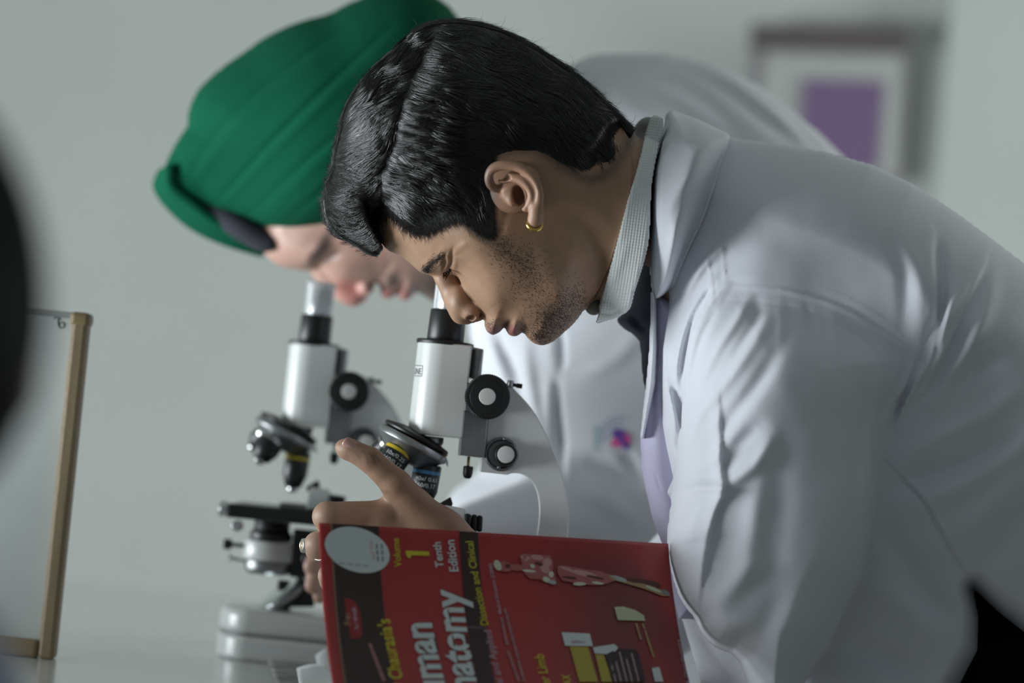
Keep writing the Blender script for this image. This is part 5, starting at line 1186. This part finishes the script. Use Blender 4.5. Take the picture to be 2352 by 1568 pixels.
def flatm(name, c): 
    if name not in MT: MT[name] = mat(name, tuple(min(.8, q*1.25) for q in c), .42)
    return MT[name]
nu, nv2 = 90, 60; U_, V2 = np.meshgrid(np.linspace(0, BL, nu), np.linspace(0, VEND, nv2), indexing='ij')
top_ = S(U_, V2, 0); bot_ = S(U_, V2, -.0006)
uu = U_.ravel()/BL; vv = V2.ravel()
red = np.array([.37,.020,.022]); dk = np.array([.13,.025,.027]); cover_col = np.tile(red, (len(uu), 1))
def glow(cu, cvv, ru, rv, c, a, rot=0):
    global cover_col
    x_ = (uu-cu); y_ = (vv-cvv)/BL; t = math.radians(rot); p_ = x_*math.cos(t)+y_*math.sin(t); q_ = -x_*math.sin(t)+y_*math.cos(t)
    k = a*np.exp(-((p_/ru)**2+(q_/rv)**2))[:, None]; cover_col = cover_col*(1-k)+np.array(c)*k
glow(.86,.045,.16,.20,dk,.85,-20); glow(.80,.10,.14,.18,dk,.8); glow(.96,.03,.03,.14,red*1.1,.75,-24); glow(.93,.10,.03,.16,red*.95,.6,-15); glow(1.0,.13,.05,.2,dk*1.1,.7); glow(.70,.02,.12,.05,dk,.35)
def grid_q(a, b): return np.array([[i*b+j, (i+1)*b+j, (i+1)*b+j+1, i*b+j+1] for i in range(a-1) for j in range(b-1)])
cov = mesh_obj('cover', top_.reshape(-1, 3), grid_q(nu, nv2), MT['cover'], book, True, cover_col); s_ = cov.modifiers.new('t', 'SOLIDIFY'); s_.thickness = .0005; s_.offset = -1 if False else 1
# page block and back cover behind
def block(name, o0, o1, m, inset=.003):
    nu_, nv_2 = 30, 50; A, B = np.meshgrid(np.linspace(max(inset, .019), BL-inset, nu_), np.linspace(inset, VEND-.0006*0, nv_2), indexing='ij'); f0 = S(A, B, o0).reshape(-1, 3); f1 = S(A, B, o1).reshape(-1, 3)
    # keep it above the bench
    f1[:, 2] = np.maximum(f1[:, 2], TABLE_Z+.0006); f0[:, 2] = np.maximum(f0[:, 2], TABLE_Z+.0006)
    n = len(f0); q = grid_q(nu_, nv_2); Fc = [tuple(r_) for r_ in q]+[tuple(r_[::-1]+n) for r_ in q]
    e = [i*nv_2 for i in range(nu_)]+[(nu_-1)*nv_2+j for j in range(1, nv_2)]+[i*nv_2+nv_2-1 for i in range(nu_-2, -1, -1)]+[j for j in range(nv_2-2, 0, -1)]
    Fc += [(e[i], e[(i+1) % len(e)], e[(i+1) % len(e)]+n, e[i]+n) for i in range(len(e))]
    o = mesh_obj(name, np.vstack([f0, f1]), Fc, m, book, False); bm = bmesh.new(); bm.from_mesh(o.data); bmesh.ops.recalc_face_normals(bm, faces=bm.faces); bm.to_mesh(o.data); bm.free(); return o
block('page_block', -.0008, -.0135, MT['pages'], .0025); MT['coverback'] = mat('red_back_cover', (.25,.016,.018), .4)
block('back_cover', -.0138, -.0144, MT['coverback'], .0)
LAY = [0]
def layer(): LAY[0] += 1; return .00053+.000005*LAY[0]
def patch_uv(name, poly_uv, m, dens=.006, par=None, label=None):
    """flat print: polygon in cover coordinates, filled with a fan of small cells that follow the bend"""
    poly_uv = np.array(poly_uv, float); pts = []
    for i in range(len(poly_uv)):
        a, b = poly_uv[i], poly_uv[(i+1) % len(poly_uv)]; k = max(1, int(np.linalg.norm(b-a)/dens)); pts += [a+(b-a)*t/k for t in range(k)]
    pts = np.array(pts); pts[:, 1] = np.clip(pts[:, 1], 0.0002, VEND); c = pts.mean(0); n = len(pts); sc_ = (.25,.5,.75,1)
    UVv = np.vstack([[c]]+[c+(pts-c)*s for s in sc_]); W_ = S(UVv[:, 0], UVv[:, 1], layer())
    Fc = [(0, 1+i, 1+(i+1) % n) for i in range(n)]
    for k in range(3): Fc += [(1+k*n+i, 1+(k+1)*n+i, 1+(k+1)*n+(i+1) % n, 1+k*n+(i+1) % n) for i in range(n)]
    return mesh_obj(name, W_, Fc, m, par or book, False, label=label)
def patch_px(name, poly, m, **k): return patch_uv(name, [uv(*p) for p in poly], m, **k)
def strip_u(name, u0, u1, v0, v1, m):
    n = 50; v_ = np.linspace(v0, v1, n); o_ = layer(); A = S(np.full(n, u0), v_, o_); B = S(np.full(n, u1), v_, o_); return mesh_obj(name, np.vstack([A, B]), [(i, i+1, n+i+1, n+i) for i in range(n-1)], m, book, False)
def text_px(txt, p0, p1, cap, m, off=.0, name='printed_text', vis=True):
    """letters whose baseline runs from picture point p0 to p1 (both on the cover); cap = capital height in picture pixels"""
    V_, Fc = font_mesh(txt, off, 3); a, b = uv(*p0), uv(*p1); d = b-a; L = np.linalg.norm(d); d /= L; nn = np.array([d[1], -d[0]]); nn = nn if nn[0] < 0 else -nn
    x = (V_[:, 0]-V_[:, 0].min())/(V_[:, 0].max()-V_[:, 0].min())*L; y = V_[:, 1]/.72*cap*1.83/F
    q = a+x[:, None]*d+y[:, None]*nn; ok = True
    keep = q[:, 1] < VEND-.0003
    Fc = [f for f in Fc if all(keep[list(f)])]
    used_ = sorted(set(i for f in Fc for i in f)); mp_ = {k: i for i, k in enumerate(used_)}
    if not used_: return None
    q = q[used_]; return mesh_obj(name, S(q[:, 0], q[:, 1], layer()), [tuple(mp_[i] for i in f) for f in Fc], m, book, False)
cDark = flatm('print_dark', (.024,.010,.009)); cDark2 = flatm('print_maroon', (.040,.011,.012)); cGold = flatm('print_gold_line', (.20,.12,.08)); cYel = flatm('print_yellow', (.46,.40,.02)); cWh = flatm('print_white', (.47,.52,.52)); cMau = flatm('print_mauve', (.34,.26,.30)); cSh = flatm('print_shadow', (.07,.012,.012))
cRed2 = flatm('print_red_tab', (.22,.012,.016)); cCream = flatm('print_cream', (.42,.45,.30)); cPink = flatm('print_muscle', (.30,.085,.08)); cPinkL = flatm('print_muscle_light', (.42,.22,.21)); cBone = flatm('print_bone', (.45,.47,.36)); cGrey = flatm('print_grey', (.18,.20,.20)); cGr2 = flatm('print_pale_grey', (.30,.34,.34)); cRedT = flatm('print_red_text', (.45,.12,.12)); cTan = flatm('print_tan', (.28,.20,.09)); cOl = flatm('print_olive', (.33,.27,.03))
uA = uv(763,1203)[0]; uB = uv(869,1211)[0]; strip_u('printed_band', uA, uB, .0003, VEND, cDark); strip_u('printed_line', uA-.0012, uA, .0003, VEND, cGold)
uC = uv(1055,1226)[0]; uD = uv(1097,1228)[0]; strip_u('printed_band', uC, uD, .0003, VEND, cDark)
vd = uv(1118,1441)[1]; strip_u('printed_line', uC, uD, vd, vd+.0012, flatm('print_dull_mauve', (.12,.07,.075)))
# sticker
th_ = np.linspace(0, 2*math.pi, 40, endpoint=False); 
ea, eb, er = 77, 50, math.radians(19)
patch_px('sticker', [(820+ea*math.cos(t)*math.cos(er)-eb*math.sin(t)*math.sin(er), 1263+ea*math.cos(t)*math.sin(er)+eb*math.sin(t)*math.cos(er)) for t in th_], cWh, label='white oval sticker')
text_px('Read This', (862,1292), (855,1242), 9, cRedT); 
for (x0, y0, x1, y1) in ((868,1289,864,1247),(879,1290,876,1247)):
    for k in range(3):
        a_, b_ = k/3+.02, (k+.82)/3; patch_px('printed_line', [(x0+(x1-x0)*a_-2.5, y0+(y1-y0)*a_),(x0+(x1-x0)*b_-2.5, y0+(y1-y0)*b_),(x0+(x1-x0)*b_+2.5, y0+(y1-y0)*b_),(x0+(x1-x0)*a_+2.5, y0+(y1-y0)*a_)], cGrey)
for k in range(4): patch_px('printed_line', [(778+k*18,1291+k*1.9),(792+k*18,1293+k*1.9),(792+k*18,1297+k*1.9),(778+k*18,1295+k*1.9)], cGr2)
text_px('Volume', (921.5,1303), (915,1236), 17, cYel, .015)
patch_px('printed_text', [(931,1265),(958,1266),(985,1267),(985.5,1277),(958,1276),(932,1275)], cYel); patch_px('printed_text', [(932,1273),(945,1274),(943,1282),(935,1281)], cYel)
text_px('Tenth', (1018.5,1304), (1011,1245), 20, cWh, .02); text_px('Edition', (1052.5,1313), (1042,1240), 22, cWh, .02)
text_px('Dissection and Clinical', (1121.6,1436), (1085.5,1243), 19, cYel, .012)
text_px('Regional and Applied', (1171,1628), (1126.5,1448), 18, cMau, .008)
for dx, m_ in ((2.6, cSh), (0, cWh)):
    text_px('Human', (1041+dx,1648-dx*.5), (988.5+dx,1431-dx*.5), 72, m_, .03); text_px('Anatomy', (1109+dx,1640-dx*.5), (1057+dx,1355-dx*.5), 72, m_, .03)
text_px("BD Chaurasia's", (937,1606), (894,1422), 31, cYel, .02)
patch_px('printed_tab', [(790,1372),(803,1376),(818,1386),(825,1402),(829,1428),(832,1456),(828,1466),(806,1468),(800,1440)], cRed2)
text_px('Handbook', (825,1450), (816,1395), 11, cMau, .03); text_px('Free', (805.5,1436), (802.5,1408), 15, cTan, .02)
# small lines of unreadable type: one bar per word
def words(p0, p1, n, wd, m, gap=.12):
    p0 = np.array(p0, float); p1 = np.array(p1, float); e = [0]+sorted(RNG.uniform(.03, .97, n-1).tolist())+[1]
    for i in range(n):
        a = e[i]+.006; b = e[i+1]-.006
        if b-a < .01: continue
        q0 = p0+(p1-p0)*a; q1 = p0+(p1-p0)*b; patch_px('printed_line', [(q0[0]-wd/2,q0[1]),(q1[0]-wd/2,q1[1]),(q1[0]+wd/2,q1[1]),(q0[0]+wd/2,q0[1])], m)
cMau2 = flatm('print_mauve_dull', (.27,.13,.135))
text_px('Medical Education (CBME)', (1152,1410), (1129,1294), 9, cMau, .012)
words((1151,1418), (1164,1482), 3, 6, cMau2); words((1165,1494), (1191,1566), 4, 6, cMau2); words((1158,1397), (1203,1566), 8, 6, cMau2); words((848,1478), (882,1566), 4, 8, cMau2)
text_px('Upper Limb', (1275,1612), (1247,1503), 24, cYel, .012); text_px('THORAX', (1322,1618), (1308,1551), 21, cYel, .012)
# small cards and labels
patch_px('printed_card', [(1289,1453),(1354,1456),(1361,1485),(1297,1484)], cWh); patch_px('printed_mark', [(1302,1475),(1320,1471),(1345,1475),(1345,1478),(1318,1479)], cMau)
patch_px('printed_label', [(1308,1486),(1350,1487),(1361,1526),(1373,1567),(1330,1567),(1319,1526)], cOl); patch_px('printed_label', [(1366,1503),(1386,1505),(1396,1536),(1405,1567),(1381,1567),(1374,1536)], cOl)
patch_px('printed_panel', [(1389,1505),(1418,1490),(1460,1493),(1464,1500),(1474,1536),(1481,1567),(1407,1567),(1398,1536)], cDark)
patch_px('printed_card', [(1361,1488),(1410,1480),(1419,1488),(1407,1505),(1365,1501)], cWh)
for i, (x, y) in enumerate(((1400,1512),(1414,1520),(1422,1498),(1438,1514),(1450,1501))): words((x,y), (x+(1567-y)*.25,1567), 4, 3, cMau)
patch_px('printed_card', [(1410,1395),(1431,1394),(1458,1402),(1478,1414),(1481,1427),(1418,1425)], cCream)
words((1460,1432), (1471,1470), 2, 5, cTan); words((1475,1432), (1501,1512), 4, 5, cTan)
patch_px('printed_card', [(1496,1536),(1513,1533),(1523,1567),(1503,1567)], cWh)
text_px('CBS Publishers & Distributors', (1617,1680), (1560,1470), 9, cMau, .01)
# standing anatomical figure printed on its side
def ell_px(cx, cy, rx, ry, rot, m):
    r_ = math.radians(rot); patch_px('printed_figure', [(cx+rx*math.cos(t)*math.cos(r_)-ry*math.sin(t)*math.sin(r_), cy+rx*math.cos(t)*math.sin(r_)+ry*math.sin(t)*math.cos(r_)) for t in np.linspace(0, 2*math.pi, 18, endpoint=False)], m)
ell_px(1158,1302,19,12,12,cPink); ell_px(1142,1299,8,13,-25,cBone); ell_px(1166,1301,7,5,10,cSh); ell_px(1186,1304,16,8,5,cPink)
patch_px('printed_figure', [(1194,1280),(1204,1273),(1222,1274),(1262,1276),(1270,1290),(1268,1316),(1276,1330),(1272,1342),(1256,1340),(1240,1332),(1216,1330),(1204,1318),(1198,1300)], cPink)
ell_px(1206,1282,12,7,20,cPinkL); ell_px(1233,1281,15,6,8,cPinkL); ell_px(1256,1292,10,10,0,cPinkL); ell_px(1221,1300,18,12,10,cPink); ell_px(1222,1301,6,4,30,cBone); ell_px(1214,1312,16,3,5,cBone); ell_px(1251,1307,12,9,40,cPinkL); ell_px(1236,1296,10,4,20,cSh); ell_px(1254,1332,9,6,30,cBone); ell_px(1265,1320,6,7,0,cBone); ell_px(1268,1338,9,5,10,cGr2); ell_px(1226,1324,14,6,20,cPink)
patch_px('printed_figure', [(1279,1300),(1300,1300),(1340,1308),(1376,1312),(1400,1322),(1412,1334),(1392,1342),(1360,1345),(1320,1340),(1290,1334),(1280,1318)], cPink)
ell_px(1300,1309,20,5,18,cPinkL); ell_px(1340,1318,30,6,12,cPinkL); ell_px(1330,1342,15,4,0,cBone); ell_px(1310,1328,22,3,6,cSh); ell_px(1366,1327,22,3,12,cSh); ell_px(1372,1340,14,3,8,cBone); ell_px(1345,1332,24,4,6,cPink)
patch_px('printed_figure', [(1394,1320),(1420,1326),(1450,1334),(1500,1348),(1534,1362),(1538,1370),(1520,1370),(1480,1354),(1440,1342),(1405,1332)], cTan); ell_px(1420,1330,20,5,16,cGr2); ell_px(1500,1354,20,3,22,cBone); ell_px(1470,1336,34,5,6,cSh); ell_px(1500,1342,18,6,18,cSh); ell_px(1528,1362,10,5,30,cGrey)
